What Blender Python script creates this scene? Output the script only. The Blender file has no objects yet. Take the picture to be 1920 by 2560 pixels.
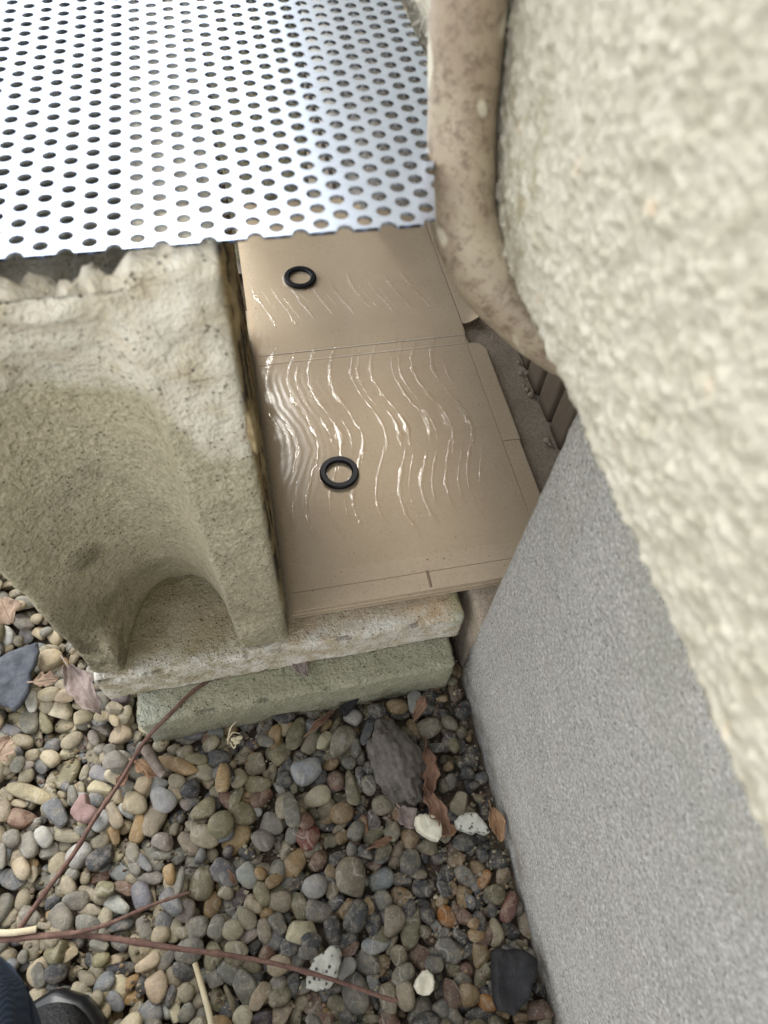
import bpy, bmesh, math, random
import numpy as np
from mathutils import Matrix, Vector
random.seed(7); rng = np.random.default_rng(7)
scn = bpy.context.scene
COL = scn.collection

# ------------------------------------------------------------------ camera, sky, sun, exposure
FPX, CAMZ = 1690.0, 0.68                      # focal length in pixels of the 1920x2560 frame, eye height
RM = np.array([[0.9791006, -0.1408630, 0.1466954],
               [-0.1968299, -0.8378532, 0.5091758],
               [0.0511852, -0.5274084, -0.8480687]])   # camera axes (right, down, forward) in the world
cam_data = bpy.data.cameras.new('camera')
cam = bpy.data.objects.new('camera', cam_data); COL.objects.link(cam); scn.camera = cam
cam_data.sensor_fit = 'VERTICAL'; cam_data.sensor_height = 24.0
cam_data.lens = FPX / 2560 * 24.0
cam_data.clip_start = 0.01; cam_data.clip_end = 500
cam.matrix_world = Matrix(((RM[0][0], -RM[0][1], -RM[0][2], 0), (RM[1][0], -RM[1][1], -RM[1][2], 0),
                           (RM[2][0], -RM[2][1], -RM[2][2], CAMZ), (0, 0, 0, 1)))
cam_data.dof.use_dof = True; cam_data.dof.focus_distance = 0.66; cam_data.dof.aperture_fstop = 6.3

SUN_EL, SUN_AZ = math.radians(48), math.radians(-10)     # azimuth from +Y towards +X
world = bpy.data.worlds.new('World'); scn.world = world; world.use_nodes = True
nt = world.node_tree; nt.nodes.clear()
sky = nt.nodes.new('ShaderNodeTexSky'); sky.sky_type = 'NISHITA'; sky.sun_disc = False
sky.sun_elevation = SUN_EL; sky.sun_rotation = SUN_AZ
sky.air_density = 1.6; sky.dust_density = 0.4; sky.ozone_density = 1.0
bg = nt.nodes.new('ShaderNodeBackground'); bg.inputs['Strength'].default_value = 0.15
wo = nt.nodes.new('ShaderNodeOutputWorld')
hs = nt.nodes.new('ShaderNodeHueSaturation'); hs.inputs['Saturation'].default_value = 0.18
nt.links.new(sky.outputs[0], hs.inputs['Color']); nt.links.new(hs.outputs[0], bg.inputs[0]); nt.links.new(bg.outputs[0], wo.inputs[0])
sd = bpy.data.lights.new('sun', 'SUN'); sd.energy = 0.5; sd.angle = math.radians(13); sd.color = (1.0, 0.96, 0.9)
sun = bpy.data.objects.new('sun', sd); COL.objects.link(sun)
sdir = Vector((math.cos(SUN_EL) * math.sin(SUN_AZ), math.cos(SUN_EL) * math.cos(SUN_AZ), math.sin(SUN_EL)))
sun.rotation_euler = sdir.to_track_quat('Z', 'Y').to_euler(); sun.location = (0, 0, 3)
vs = scn.view_settings
vs.view_transform = 'Standard'; vs.look = 'None'; vs.gamma = 1.0; vs.use_curve_mapping = False
vs.exposure = 1.92
scn.cycles.max_bounces = 6; scn.cycles.diffuse_bounces = 3; scn.cycles.glossy_bounces = 3; scn.cycles.transparent_max_bounces = 8

# ------------------------------------------------------------------ helpers
def ray(px, py): return RM @ np.array([px - 960.0, py - 1280.0, FPX])
def onz(px, py, z):
    r = ray(px, py); return np.array([0, 0, CAMZ]) + r * ((z - CAMZ) / r[2])
def onx(px, py, x):
    r = ray(px, py); return np.array([0, 0, CAMZ]) + r * (x / r[0])
def ony(px, py, y):
    r = ray(px, py); return np.array([0, 0, CAMZ]) + r * (y / r[1])
def at_depth(px, py, d):
    return np.array([0, 0, CAMZ]) + ray(px, py) * (d / FPX)

_perm = np.random.default_rng(3).permutation(256); _perm = np.concatenate([_perm, _perm])
_g = np.random.default_rng(4).normal(size=(256, 3)); _g /= np.linalg.norm(_g, axis=1)[:, None]
def perlin(P):
    P = np.asarray(P, float); i = np.floor(P).astype(int); f = P - i; i &= 255
    u = f * f * f * (f * (f * 6 - 15) + 10)
    def gr(dx, dy, dz):
        h = _perm[_perm[_perm[(i[:, 0] + dx) & 255] + ((i[:, 1] + dy) & 255)] + ((i[:, 2] + dz) & 255)]
        return _g[h, 0] * (f[:, 0] - dx) + _g[h, 1] * (f[:, 1] - dy) + _g[h, 2] * (f[:, 2] - dz)
    def L(a, b, t): return a + (b - a) * t
    x00 = L(gr(0,0,0), gr(1,0,0), u[:,0]); x10 = L(gr(0,1,0), gr(1,1,0), u[:,0])
    x01 = L(gr(0,0,1), gr(1,0,1), u[:,0]); x11 = L(gr(0,1,1), gr(1,1,1), u[:,0])
    return L(L(x00, x10, u[:,1]), L(x01, x11, u[:,1]), u[:,2])
def fbm(P, scale, oct=3, off=0.0):
    s = np.zeros(len(P)); a = 1.0; k = scale
    for o in range(oct):
        s += a * perlin(P * k + off + 17.3 * o); a *= 0.5; k *= 2.03
    return s
def sstep(a, b, x):
    t = np.clip((x - a) / (b - a), 0, 1); return t * t * (3 - 2 * t)

def mesh_np(name, V, quads=None, tris=None, smooth=True):
    me = bpy.data.meshes.new(name)
    V = np.asarray(V, np.float32)
    q = np.zeros((0, 4), int) if quads is None else np.asarray(quads, int)
    t = np.zeros((0, 3), int) if tris is None else np.asarray(tris, int)
    me.vertices.add(len(V)); me.vertices.foreach_set('co', V.ravel())
    loops = np.concatenate([q.ravel(), t.ravel()]); me.loops.add(len(loops)); me.loops.foreach_set('vertex_index', loops)
    n = len(q) + len(t); me.polygons.add(n)
    st = np.concatenate([np.arange(len(q)) * 4, len(q) * 4 + np.arange(len(t)) * 3])
    me.polygons.foreach_set('loop_start', st)
    me.update(calc_edges=True); me.validate()
    me.polygons.foreach_set('use_smooth', np.full(len(me.polygons), smooth))
    return me
def obj(name, me, mat=None, parent=None):
    o = bpy.data.objects.new(name, me); COL.objects.link(o)
    if mat is not None and len(me.materials) == 0: me.materials.append(mat)
    if parent is not None: o.parent = parent
    return o
def tag(o, label, cat, group=None, kind=None):
    if label: o['label'] = label
    if cat: o['category'] = cat
    if group: o['group'] = group
    if kind: o['kind'] = kind
    return o
def empty(name, loc=(0, 0, 0)):
    o = bpy.data.objects.new(name, None); o.empty_display_size = 0.02; COL.objects.link(o); o.location = loc; return o
def child(name, V, Q, mat, parent, T=None, smooth=True):
    """mesh in world coordinates, parented to an empty (which may sit anywhere)"""
    V = np.asarray(V, float) - np.array(parent.location)
    return obj(name, mesh_np(name, V, Q, T, smooth), mat, parent)

def box_grid(lo, hi, step, r):
    """closed rounded box as a welded grid: vertices, outward directions, quads"""
    lo = np.array(lo, float); hi = np.array(hi, float)
    step = (step,) * 3 if np.isscalar(step) else step
    ax = [np.linspace(lo[k], hi[k], max(2, int(round((hi[k] - lo[k]) / step[k])) + 1)) for k in range(3)]
    V, Q, key = [], [], {}
    n = [len(a) for a in ax]
    def vid(i, j, k):
        t = (i, j, k)
        if t not in key: key[t] = len(V); V.append((ax[0][i], ax[1][j], ax[2][k]))
        return key[t]
    for a in range(3):
        b, c = (a + 1) % 3, (a + 2) % 3
        for end in (0, n[a] - 1):
            for p in range(n[b] - 1):
                for q in range(n[c] - 1):
                    cs = []
                    for dp, dq in ((0, 0), (1, 0), (1, 1), (0, 1)):
                        t = [0, 0, 0]; t[a] = end; t[b] = p + dp; t[c] = q + dq; cs.append(vid(*t))
                    Q.append(cs if end else cs[::-1])
    V = np.array(V); C = np.clip(V, lo + r, hi - r); D = V - C
    l = np.linalg.norm(D, axis=1)[:, None]; D = D / np.maximum(l, 1e-9)
    return C + D * r, D, np.array(Q)
def tube(path, radii, seg=12, closed_ends=True, squash=1.0):
    path = np.array(path, float); n = len(path)
    radii = np.full(n, radii) if np.isscalar(radii) else np.array(radii)
    T = np.gradient(path, axis=0); T /= np.linalg.norm(T, axis=1)[:, None]
    up = np.array([0.13, 0.21, 0.97]); V = []; Q = []
    for k in range(n):
        s = np.cross(up, T[k]); s /= np.linalg.norm(s); w = np.cross(T[k], s)
        for a in range(seg):
            t = 2 * math.pi * a / seg
            V.append(path[k] + radii[k] * (math.cos(t) * s + squash * math.sin(t) * w))
    for k in range(n - 1):
        for a in range(seg):
            b = (a + 1) % seg; Q.append((k * seg + a, k * seg + b, (k + 1) * seg + b, (k + 1) * seg + a))
    Tt = []
    if closed_ends:
        V.append(path[0]); V.append(path[-1]); c0, c1 = len(V) - 2, len(V) - 1
        for a in range(seg):
            b = (a + 1) % seg; Tt.append((c0, b, a)); Tt.append((c1, (n - 1) * seg + a, (n - 1) * seg + b))
    return np.array(V), np.array(Q), (np.array(Tt) if Tt else None)
def spline(P, n):
    P = np.array(P, float); m = len(P); out = []
    E = np.vstack([2 * P[0] - P[1], P, 2 * P[-1] - P[-2]])
    for u in np.linspace(0, m - 1 - 1e-9, n):
        i = int(u); t = u - i; a, b, c, d = E[i], E[i + 1], E[i + 2], E[i + 3]
        out.append(0.5 * (2 * b + (c - a) * t + (2 * a - 5 * b + 4 * c - d) * t * t + (3 * b - a - 3 * c + d) * t ** 3))
    return np.array(out)

# ------------------------------------------------------------------ material helper
class Mat:
    def __init__(s, name):
        s.m = bpy.data.materials.new(name); s.m.use_nodes = True; s.nt = s.m.node_tree; s.nt.nodes.clear()
        s.out = s.n('ShaderNodeOutputMaterial'); s.b = s.n('ShaderNodeBsdfPrincipled')
        s.nt.links.new(s.b.outputs[0], s.out.inputs[0]); s._co = None
    def n(s, t, **kw):
        x = s.nt.nodes.new(t)
        for k, v in kw.items(): setattr(x, k, v)
        return x
    def co(s):
        if s._co is None: s._co = s.n('ShaderNodeNewGeometry').outputs['Position']
        return s._co
    def oco(s): return s.n('ShaderNodeTexCoord').outputs['Object']
    def set(s, inp, v):
        if isinstance(v, (int, float)): inp.default_value = v
        elif isinstance(v, tuple): inp.default_value = v if len(v) == len(inp.default_value) else (*v, 1)
        else: s.nt.links.new(v, inp)
    def noise(s, scale, detail=3, rough=0.55, vec=None, dist=0.0):
        x = s.n('ShaderNodeTexNoise'); s.nt.links.new(vec if vec is not None else s.co(), x.inputs['Vector'])
        x.inputs['Scale'].default_value = scale; x.inputs['Detail'].default_value = detail
        x.inputs['Roughness'].default_value = rough; x.inputs['Distortion'].default_value = dist
        return x.outputs['Fac']
    def voro(s, scale, feature='F1', vec=None, out='Distance'):
        x = s.n('ShaderNodeTexVoronoi', feature=feature); s.nt.links.new(vec if vec is not None else s.co(), x.inputs['Vector'])
        x.inputs['Scale'].default_value = scale; return x.outputs[out]
    def ramp(s, fac, *stops):
        x = s.n('ShaderNodeValToRGB'); e = x.color_ramp.elements
        while len(e) < len(stops): e.new(0.5)
        for k, (p, c) in enumerate(stops):
            e[k].position = p; c = (c, c, c) if isinstance(c, (int, float)) else c; e[k].color = (*c, 1)
        s.nt.links.new(fac, x.inputs[0]); return x.outputs[0]
    def mix(s, fac, a, b, mode='MIX'):
        x = s.n('ShaderNodeMix', data_type='RGBA', blend_type=mode)
        s.set(x.inputs[0], fac); s.set(x.inputs[6], a); s.set(x.inputs[7], b); return x.outputs[2]
    def math(s, op, a, b=0.0, clamp=False):
        x = s.n('ShaderNodeMath', operation=op, use_clamp=clamp); s.set(x.inputs[0], a); s.set(x.inputs[1], b); return x.outputs[0]
    def maprange(s, v, a, b, c=0.0, d=1.0):
        x = s.n('ShaderNodeMapRange'); x.clamp = True; x.interpolation_type = 'SMOOTHSTEP'; s.set(x.inputs[0], v)
        for k, q in zip((1, 2, 3, 4), (a, b, c, d)): x.inputs[k].default_value = q
        return x.outputs[0]
    def sep(s, v=None):
        x = s.n('ShaderNodeSeparateXYZ'); s.nt.links.new(v if v is not None else s.co(), x.inputs[0]); return x.outputs
    def bump(s, h, strength=1.0, dist=0.001, prev=None):
        x = s.n('ShaderNodeBump'); s.nt.links.new(h, x.inputs['Height'])
        x.inputs['Strength'].default_value = strength; x.inputs['Distance'].default_value = dist
        if prev is not None: s.nt.links.new(prev, x.inputs['Normal'])
        return x.outputs[0]
    def done(s, color=None, rough=0.8, normal=None, metallic=0.0, spec=0.5, **kw):
        if color is not None: s.set(s.b.inputs['Base Color'], color)
        s.set(s.b.inputs['Roughness'], rough); s.b.inputs['Metallic'].default_value = metallic
        s.set(s.b.inputs['Specular IOR Level'], spec)
        if normal is not None: s.nt.links.new(normal, s.b.inputs['Normal'])
        for k, v in kw.items(): s.set(s.b.inputs[k], v)
        return s.m

def mat_concrete(name, base, alt, dark, grain=900, pit=True, dirt=None, extra=None, bumpd=0.0012):
    m = Mat(name)
    c = m.mix(m.ramp(m.noise(28, 5, 0.65), (0.35, 0.0), (0.65, 1.0)), base, alt)
    c = m.mix(m.ramp(m.noise(grain, 3, 0.7), (0.38, 0.6), (0.62, 0.0)), c, dark)
    if extra: c = extra(m, c)
    h = m.math('ADD', m.noise(grain * 0.7, 4, 0.75), m.math('MULTIPLY', m.noise(grain * 0.35, 3), 1.2))
    if pit:
        v = m.maprange(m.voro(300), 0.10, 0.30)
        holes = m.maprange(m.noise(110, 2), 0.48, 0.60)
        pitv = m.math('SUBTRACT', 1.0, m.math('MULTIPLY', m.math('SUBTRACT', 1.0, v), holes))
        h = m.math('ADD', h, m.math('MULTIPLY', pitv, 0.8))
        c = m.mix(m.math('MULTIPLY', m.math('SUBTRACT', 1.0, pitv), 0.85), c, m.mix(0.6, dark, (0.03, 0.025, 0.02)))
        cr = m.math('MULTIPLY', m.ramp(m.voro(120, 'DISTANCE_TO_EDGE'), (0.0, 1.0), (0.035, 0.0)), m.ramp(m.noise(45, 3), (0.56, 0.0), (0.66, 1.0)))
        c = m.mix(m.math('MULTIPLY', cr, 0.25), c, m.mix(0.5, dark, (0.04, 0.035, 0.025))); h = m.math('SUBTRACT', h, m.math('MULTIPLY', cr, 0.3))
    return m.done(c, 0.92, m.bump(h, 0.9, bumpd), spec=0.25)

# ------------------------------------------------------------------ materials
def slab_top_extra(m, c):
    x, y, z = m.sep()
    rust = m.math('MULTIPLY', m.ramp(m.noise(14, 4, 0.7), (0.42, 0.0), (0.66, 1.0)), m.maprange(x, -0.10, 0.12, 0.25, 1.0))
    c = m.mix(m.math('MULTIPLY', rust, 0.65), c, (0.50, 0.33, 0.17))
    ochre = m.math('MULTIPLY', m.maprange(x, -0.02, -0.08), m.ramp(m.noise(22, 4, 0.6), (0.3, 0.3), (0.6, 1.0)))
    c = m.mix(m.math('MULTIPLY', ochre, 0.62), c, (0.27, 0.22, 0.10))
    edge = m.math('MULTIPLY', m.maprange(y, 0.236, 0.217), m.ramp(m.noise(60, 4, 0.7), (0.40, 0.0), (0.62, 1.0)))
    c = m.mix(m.math('MULTIPLY', edge, 0.85), c, (0.76, 0.73, 0.66))
    green = m.math('MULTIPLY', m.maprange(x, 0.125, 0.148), m.ramp(m.noise(30, 3), (0.4, 0.0), (0.6, 1.0)))
    return m.mix(m.math('MULTIPLY', green, 0.5), c, (0.22, 0.27, 0.12))
M_SLAB = mat_concrete('cream_concrete', (0.62, 0.555, 0.43), (0.55, 0.495, 0.38), (0.30, 0.245, 0.16), 420, extra=slab_top_extra, bumpd=0.003)
def slab_low_extra(m, c):
    n = m.ramp(m.noise(18, 4, 0.65), (0.38, 0.0), (0.66, 1.0)); x, y, z = m.sep()
    c = m.mix(m.math('MULTIPLY', n, 0.6), c, (0.28, 0.275, 0.18))
    pale = m.math('MULTIPLY', m.maprange(x, -0.10, -0.15), m.ramp(m.noise(30, 4, 0.7), (0.35, 0.0), (0.6, 1.0)))
    return m.mix(m.math('MULTIPLY', pale, 0.8), c, (0.52, 0.53, 0.44))
M_SLAB2 = mat_concrete('mossy_concrete', (0.46, 0.435, 0.32), (0.39, 0.37, 0.265), (0.20, 0.19, 0.125), 420, extra=slab_low_extra, bumpd=0.003)
def block_extra(m, c):
    x, y, z = m.sep()
    zz = m.math('ADD', z, m.math('MULTIPLY', m.math('SUBTRACT', m.noise(16, 5, 0.65), 0.5), 0.10))
    bleach = m.maprange(m.math('ADD', zz, m.math('MULTIPLY', m.maprange(x, -0.055, -0.03), 0.045)), 0.430, 0.458)
    c = m.mix(m.math('MULTIPLY', bleach, 0.9), c, m.mix(m.ramp(m.noise(45, 4, 0.7), (0.4, 0.0), (0.7, 1.0)), (0.77, 0.725, 0.615), (0.64, 0.55, 0.40)))
    algae = m.math('MULTIPLY', m.maprange(zz, 0.30, 0.18), m.ramp(m.noise(24, 4, 0.65), (0.40, 0.0), (0.65, 1.0)))
    c = m.mix(m.math('MULTIPLY', algae, 0.6), c, (0.22, 0.195, 0.12))
    grime = m.math('MULTIPLY', m.math('MULTIPLY', m.maprange(zz, 0.26, 0.15), m.maprange(x, -0.125, -0.155)), m.ramp(m.noise(50, 5, 0.7), (0.40, 0.0), (0.60, 1.0)))
    c = m.mix(m.math('MULTIPLY', grime, 0.8), c, (0.085, 0.07, 0.045))
    # dark wet blotches
    bl = m.ramp(m.noise(11, 3, 0.6), (0.52, 0.0), (0.68, 1.0))
    c = m.mix(m.math('MULTIPLY', m.math('MULTIPLY', bl, m.maprange(zz, 0.42, 0.36)), 0.45), c, (0.27, 0.25, 0.175))
    # crusted dark side towards the trap
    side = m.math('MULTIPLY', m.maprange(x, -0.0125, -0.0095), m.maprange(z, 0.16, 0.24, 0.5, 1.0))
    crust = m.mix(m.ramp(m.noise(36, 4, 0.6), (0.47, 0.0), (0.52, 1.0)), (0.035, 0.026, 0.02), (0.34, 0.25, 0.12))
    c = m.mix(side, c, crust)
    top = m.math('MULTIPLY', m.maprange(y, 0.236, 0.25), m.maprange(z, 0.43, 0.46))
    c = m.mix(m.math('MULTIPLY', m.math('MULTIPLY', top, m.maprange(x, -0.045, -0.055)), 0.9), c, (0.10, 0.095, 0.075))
    knob_dist = m.n('ShaderNodeVectorMath', operation='DISTANCE'); m.nt.links.new(m.co(), knob_dist.inputs[0]); knob_dist.inputs[1].default_value = KNOB_AT
    return m.mix(m.math('MULTIPLY', m.maprange(knob_dist.outputs['Value'], 0.021, 0.010), 0.75), c, (0.12, 0.10, 0.065))  # darker round spot centred on the knob
KNOB_AT = tuple(ony(190, 1370, 0.255))
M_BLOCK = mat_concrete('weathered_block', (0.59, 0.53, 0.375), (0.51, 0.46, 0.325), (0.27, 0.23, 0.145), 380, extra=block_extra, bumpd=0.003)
def found_extra(m, c):
    x, y, z = m.sep()
    sp = m.math('MULTIPLY', m.ramp(m.voro(300), (0.16, 1.0), (0.30, 0.0)), m.ramp(m.noise(150, 2), (0.42, 0.0), (0.55, 1.0)))
    c = m.mix(m.math('MULTIPLY', sp, 0.85), c, (0.09, 0.085, 0.08))
    c = m.mix(m.math('MULTIPLY', m.ramp(m.voro(190), (0.10, 1.0), (0.17, 0.0)), 0.8), c, (0.07, 0.065, 0.06))
    c = m.mix(m.math('MULTIPLY', m.ramp(m.noise(16, 4, 0.65), (0.4, 0.0), (0.68, 1.0)), 0.22), c, (0.36, 0.32, 0.25))
    c = m.mix(m.math('MULTIPLY', m.ramp(m.noise(430, 2, 0.7), (0.5, 0.0), (0.64, 1.0)), 0.8), c, (0.68, 0.66, 0.62))
    sp2 = m.math('MULTIPLY', m.ramp(m.noise(520, 1), (0.66, 0.0), (0.70, 1.0)), 0.7)
    c = m.mix(sp2, c, (0.44, 0.39, 0.28))
    g = m.math('MULTIPLY', m.maprange(z, 0.24, 0.42), m.ramp(m.noise(14, 4, 0.6), (0.35, 0.2), (0.65, 1.0)))
    c = m.mix(m.math('MULTIPLY', g, 0.4), c, (0.30, 0.29, 0.22))
    d = m.math('MULTIPLY', m.maprange(z, 0.085, 0.02), m.ramp(m.noise(34, 5, 0.7), (0.38, 0.0), (0.62, 1.0)))
    return m.mix(m.math('MULTIPLY', d, 0.7), c, (0.16, 0.13, 0.09))
M_FOUND = mat_concrete('grey_foundation', (0.535, 0.51, 0.465), (0.46, 0.445, 0.415), (0.20, 0.20, 0.20), 420, pit=False, extra=found_extra, bumpd=0.0025)
M_SILL = mat_concrete('dirty_mortar', (0.45, 0.375, 0.285), (0.37, 0.305, 0.235), (0.20, 0.165, 0.125), 500, pit=False)
def mat_stucco():
    m = Mat('cream_stucco')
    c = m.mix(m.ramp(m.noise(120, 3, 0.6), (0.35, 0.0), (0.65, 1.0)), (0.36, 0.33, 0.25), (0.46, 0.43, 0.345))
    x, y, z = m.sep()
    moss = m.math('MULTIPLY', m.math('MULTIPLY', m.maprange(y, 0.19, 0.24), m.maprange(y, 0.33, 0.28)),
                  m.math('MULTIPLY', m.maprange(z, 0.60, 0.52), m.ramp(m.noise(70, 4, 0.65), (0.45, 0.0), (0.6, 1.0))))
    c = m.mix(m.math('MULTIPLY', moss, 0.75), c, (0.20, 0.17, 0.09))
    c = m.mix(m.ramp(m.noise(55, 2), (0.68, 0.0), (0.76, 0.6)), c, (0.55, 0.40, 0.27))
    return m.done(c, 0.88, m.bump(m.math('ADD', m.noise(600, 3, 0.7), m.noise(1300, 2)), 0.5, 0.0008), spec=0.25)
M_STUCCO = mat_stucco()
def mat_wood(name, a, b):
    m = Mat(name); mp = m.n('ShaderNodeMapping'); mp.inputs['Scale'].default_value = (60, 60, 4)
    m.nt.links.new(m.co(), mp.inputs[0]); n = m.noise(6, 4, 0.6, mp.outputs[0], 0.4)
    return m.done(m.mix(n, a, b), 0.8, m.bump(n, 0.5, 0.001), spec=0.3)
M_WOOD = mat_wood('old_vent_wood', (0.11, 0.085, 0.06), (0.20, 0.16, 0.12))
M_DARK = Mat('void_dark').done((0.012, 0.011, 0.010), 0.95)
def mat_pipe():
    m = Mat('stained_beige_hose')
    c = m.mix(m.ramp(m.noise(26, 3, 0.6), (0.35, 0.0), (0.65, 1.0)), (0.26, 0.20, 0.135), (0.35, 0.29, 0.20))
    c = m.mix(m.math('MULTIPLY', m.ramp(m.noise(150, 6, 0.82, None, 0.1), (0.47, 0.0), (0.60, 1.0)), 0.8), c, (0.13, 0.088, 0.055))
    c = m.mix(m.math('MULTIPLY', m.ramp(m.noise(48, 1, 0.4), (0.60, 0.0), (0.64, 1.0)), 0.6), c, (0.58, 0.54, 0.41))
    return m.done(c, 0.55, m.bump(m.noise(120, 3), 0.3, 0.0008), spec=0.4)
M_PIPE = mat_pipe()
def mat_alu():
    m = Mat('brushed_aluminium')
    mp = m.n('ShaderNodeMapping'); mp.inputs['Scale'].default_value = (1.0, 40, 1); m.nt.links.new(m.co(), mp.inputs[0])
    n = m.noise(40, 3, 0.6, mp.outputs[0]); sp = m.ramp(m.noise(260, 2), (0.70, 0.0), (0.74, 1.0))
    c = m.mix(m.math('MULTIPLY', sp, 0.5), (0.49, 0.555, 0.68), (0.26, 0.25, 0.25))
    r = m.math('ADD', 0.20, m.math('MULTIPLY', n, 0.10))
    return m.done(c, r, m.bump(m.noise(9, 2), 0.12, 0.004), metallic=1.0)
M_ALU = mat_alu()
def mat_card(name, base, alt, glued):
    m = Mat(name); x, y, z = m.sep()
    mp = m.n('ShaderNodeMapping'); mp.inputs['Scale'].default_value = (1, 60, 1); m.nt.links.new(m.co(), mp.inputs[0])
    fl = m.noise(5, 2, 0.5, mp.outputs[0])
    c = m.mix(m.noise(240, 4, 0.7), base, alt); c = m.mix(m.math('MULTIPLY', fl, 0.25), c, alt)
    c = m.mix(m.ramp(m.noise(520, 2), (0.66, 0.0), (0.72, 0.7)), c, (0.16, 0.105, 0.06))
    c = m.mix(m.math('MULTIPLY', m.ramp(m.voro(75), (0.055, 1.0), (0.075, 0.0)), m.ramp(m.noise(24, 2), (0.52, 0.0), (0.56, 1.0))), c, (0.06, 0.045, 0.03))
    c = m.mix(m.math('MULTIPLY', m.ramp(m.noise(330, 3, 0.7), (0.45, 0.0), (0.65, 1.0)), 0.30), c, (0.62, 0.52, 0.39))
    c = m.mix(m.math('MULTIPLY', m.ramp(m.noise(13, 5, 0.65), (0.42, 0.0), (0.70, 1.0)), 0.30), c, m.mix(0.5, alt, (0.22, 0.15, 0.09)))
    nb = m.bump(m.math('ADD', fl, m.noise(400, 3)), 0.25, 0.0004)
    if not glued: return m.done(c, 0.8, nb, spec=0.3)
    edge = m.math('MULTIPLY', m.math('SUBTRACT', m.noise(40, 3), 0.5), 0.03)
    xx = m.math('ADD', x, edge)
    mask = m.math('MULTIPLY', m.math('MULTIPLY', m.maprange(xx, 0.0, 0.012), m.maprange(xx, 0.222, 0.196)), m.maprange(m.math('ADD', y, m.math('MULTIPLY', edge, 0.3)), 0.2755, 0.2785))
    c = m.mix(m.math('MULTIPLY', mask, 0.45), c, (0.46, 0.355, 0.235))
    # the comb marks of the spread glue: waves that follow one another across the board
    wv = m.math('MULTIPLY', m.math('COSINE', m.math('MULTIPLY', m.math('SUBTRACT', y, 0.505), 2 * math.pi / 0.165)), -0.0105)
    ph = m.math('MULTIPLY', m.math('SUBTRACT', m.math('ADD', x, m.math('MULTIPLY', m.math('SUBTRACT', m.noise(38, 4), 0.5), 0.012)), wv), 2 * math.pi / 0.00774)
    rip = m.math('COSINE', ph)
    cn = m.bump(m.math('ADD', m.math('MULTIPLY', rip, 0.5), m.math('MULTIPLY', m.noise(160, 3, 0.6), 1.2)), 0.08, 0.0006)
    m.set(m.b.inputs['Coat Weight'], m.math('MULTIPLY', mask, 0.6)); m.b.inputs['Coat Roughness'].default_value = 0.16
    m.nt.links.new(cn, m.b.inputs['Coat Normal'])
    return m.done(c, 0.75, nb, spec=0.3)
M_CARD = mat_card('kraft_cardboard', (0.55, 0.445, 0.315), (0.46, 0.36, 0.245), False)
M_CARDG = mat_card('glued_cardboard', (0.55, 0.445, 0.315), (0.46, 0.36, 0.245), True)
M_CARDL = mat_card('pale_crease', (0.58, 0.50, 0.39), (0.50, 0.42, 0.31), False)
M_CARDE = Mat('cardboard_edge').done((0.24, 0.175, 0.115), 0.85)
def mat_glue():
    m = Mat('clear_glue'); m.nt.nodes.remove(m.b)
    tr = m.n('ShaderNodeBsdfTransparent'); tr.inputs[0].default_value = (0.985, 0.975, 0.955, 1)
    gl = m.n('ShaderNodeBsdfGlossy'); gl.inputs['Roughness'].default_value = 0.03; gl.inputs[0].default_value = (1, 1, 1, 1)
    nb = m.bump(m.math('ADD', m.noise(420, 2), m.math('MULTIPLY', m.noise(1100, 2), 0.4)), 0.40, 0.0009)
    m.nt.links.new(nb, gl.inputs['Normal'])
    fr = m.n('ShaderNodeFresnel'); fr.inputs[0].default_value = 1.55; m.nt.links.new(nb, fr.inputs['Normal'])
    mx = m.n('ShaderNodeMixShader'); bf = m.n('ShaderNodeNewGeometry').outputs['Backfacing']
    m.nt.links.new(m.math('MULTIPLY', fr.outputs[0], m.math('SUBTRACT', 1.0, bf)), mx.inputs[0])
    m.nt.links.new(tr.outputs[0], mx.inputs[1]); m.nt.links.new(gl.outputs[0], mx.inputs[2]); m.nt.links.new(mx.outputs[0], m.out.inputs[0])
    return m.m
M_GLUE = mat_glue()
M_RUBBER = Mat('black_rubber').done((0.006, 0.0065, 0.009), 0.5, spec=0.25)
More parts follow.
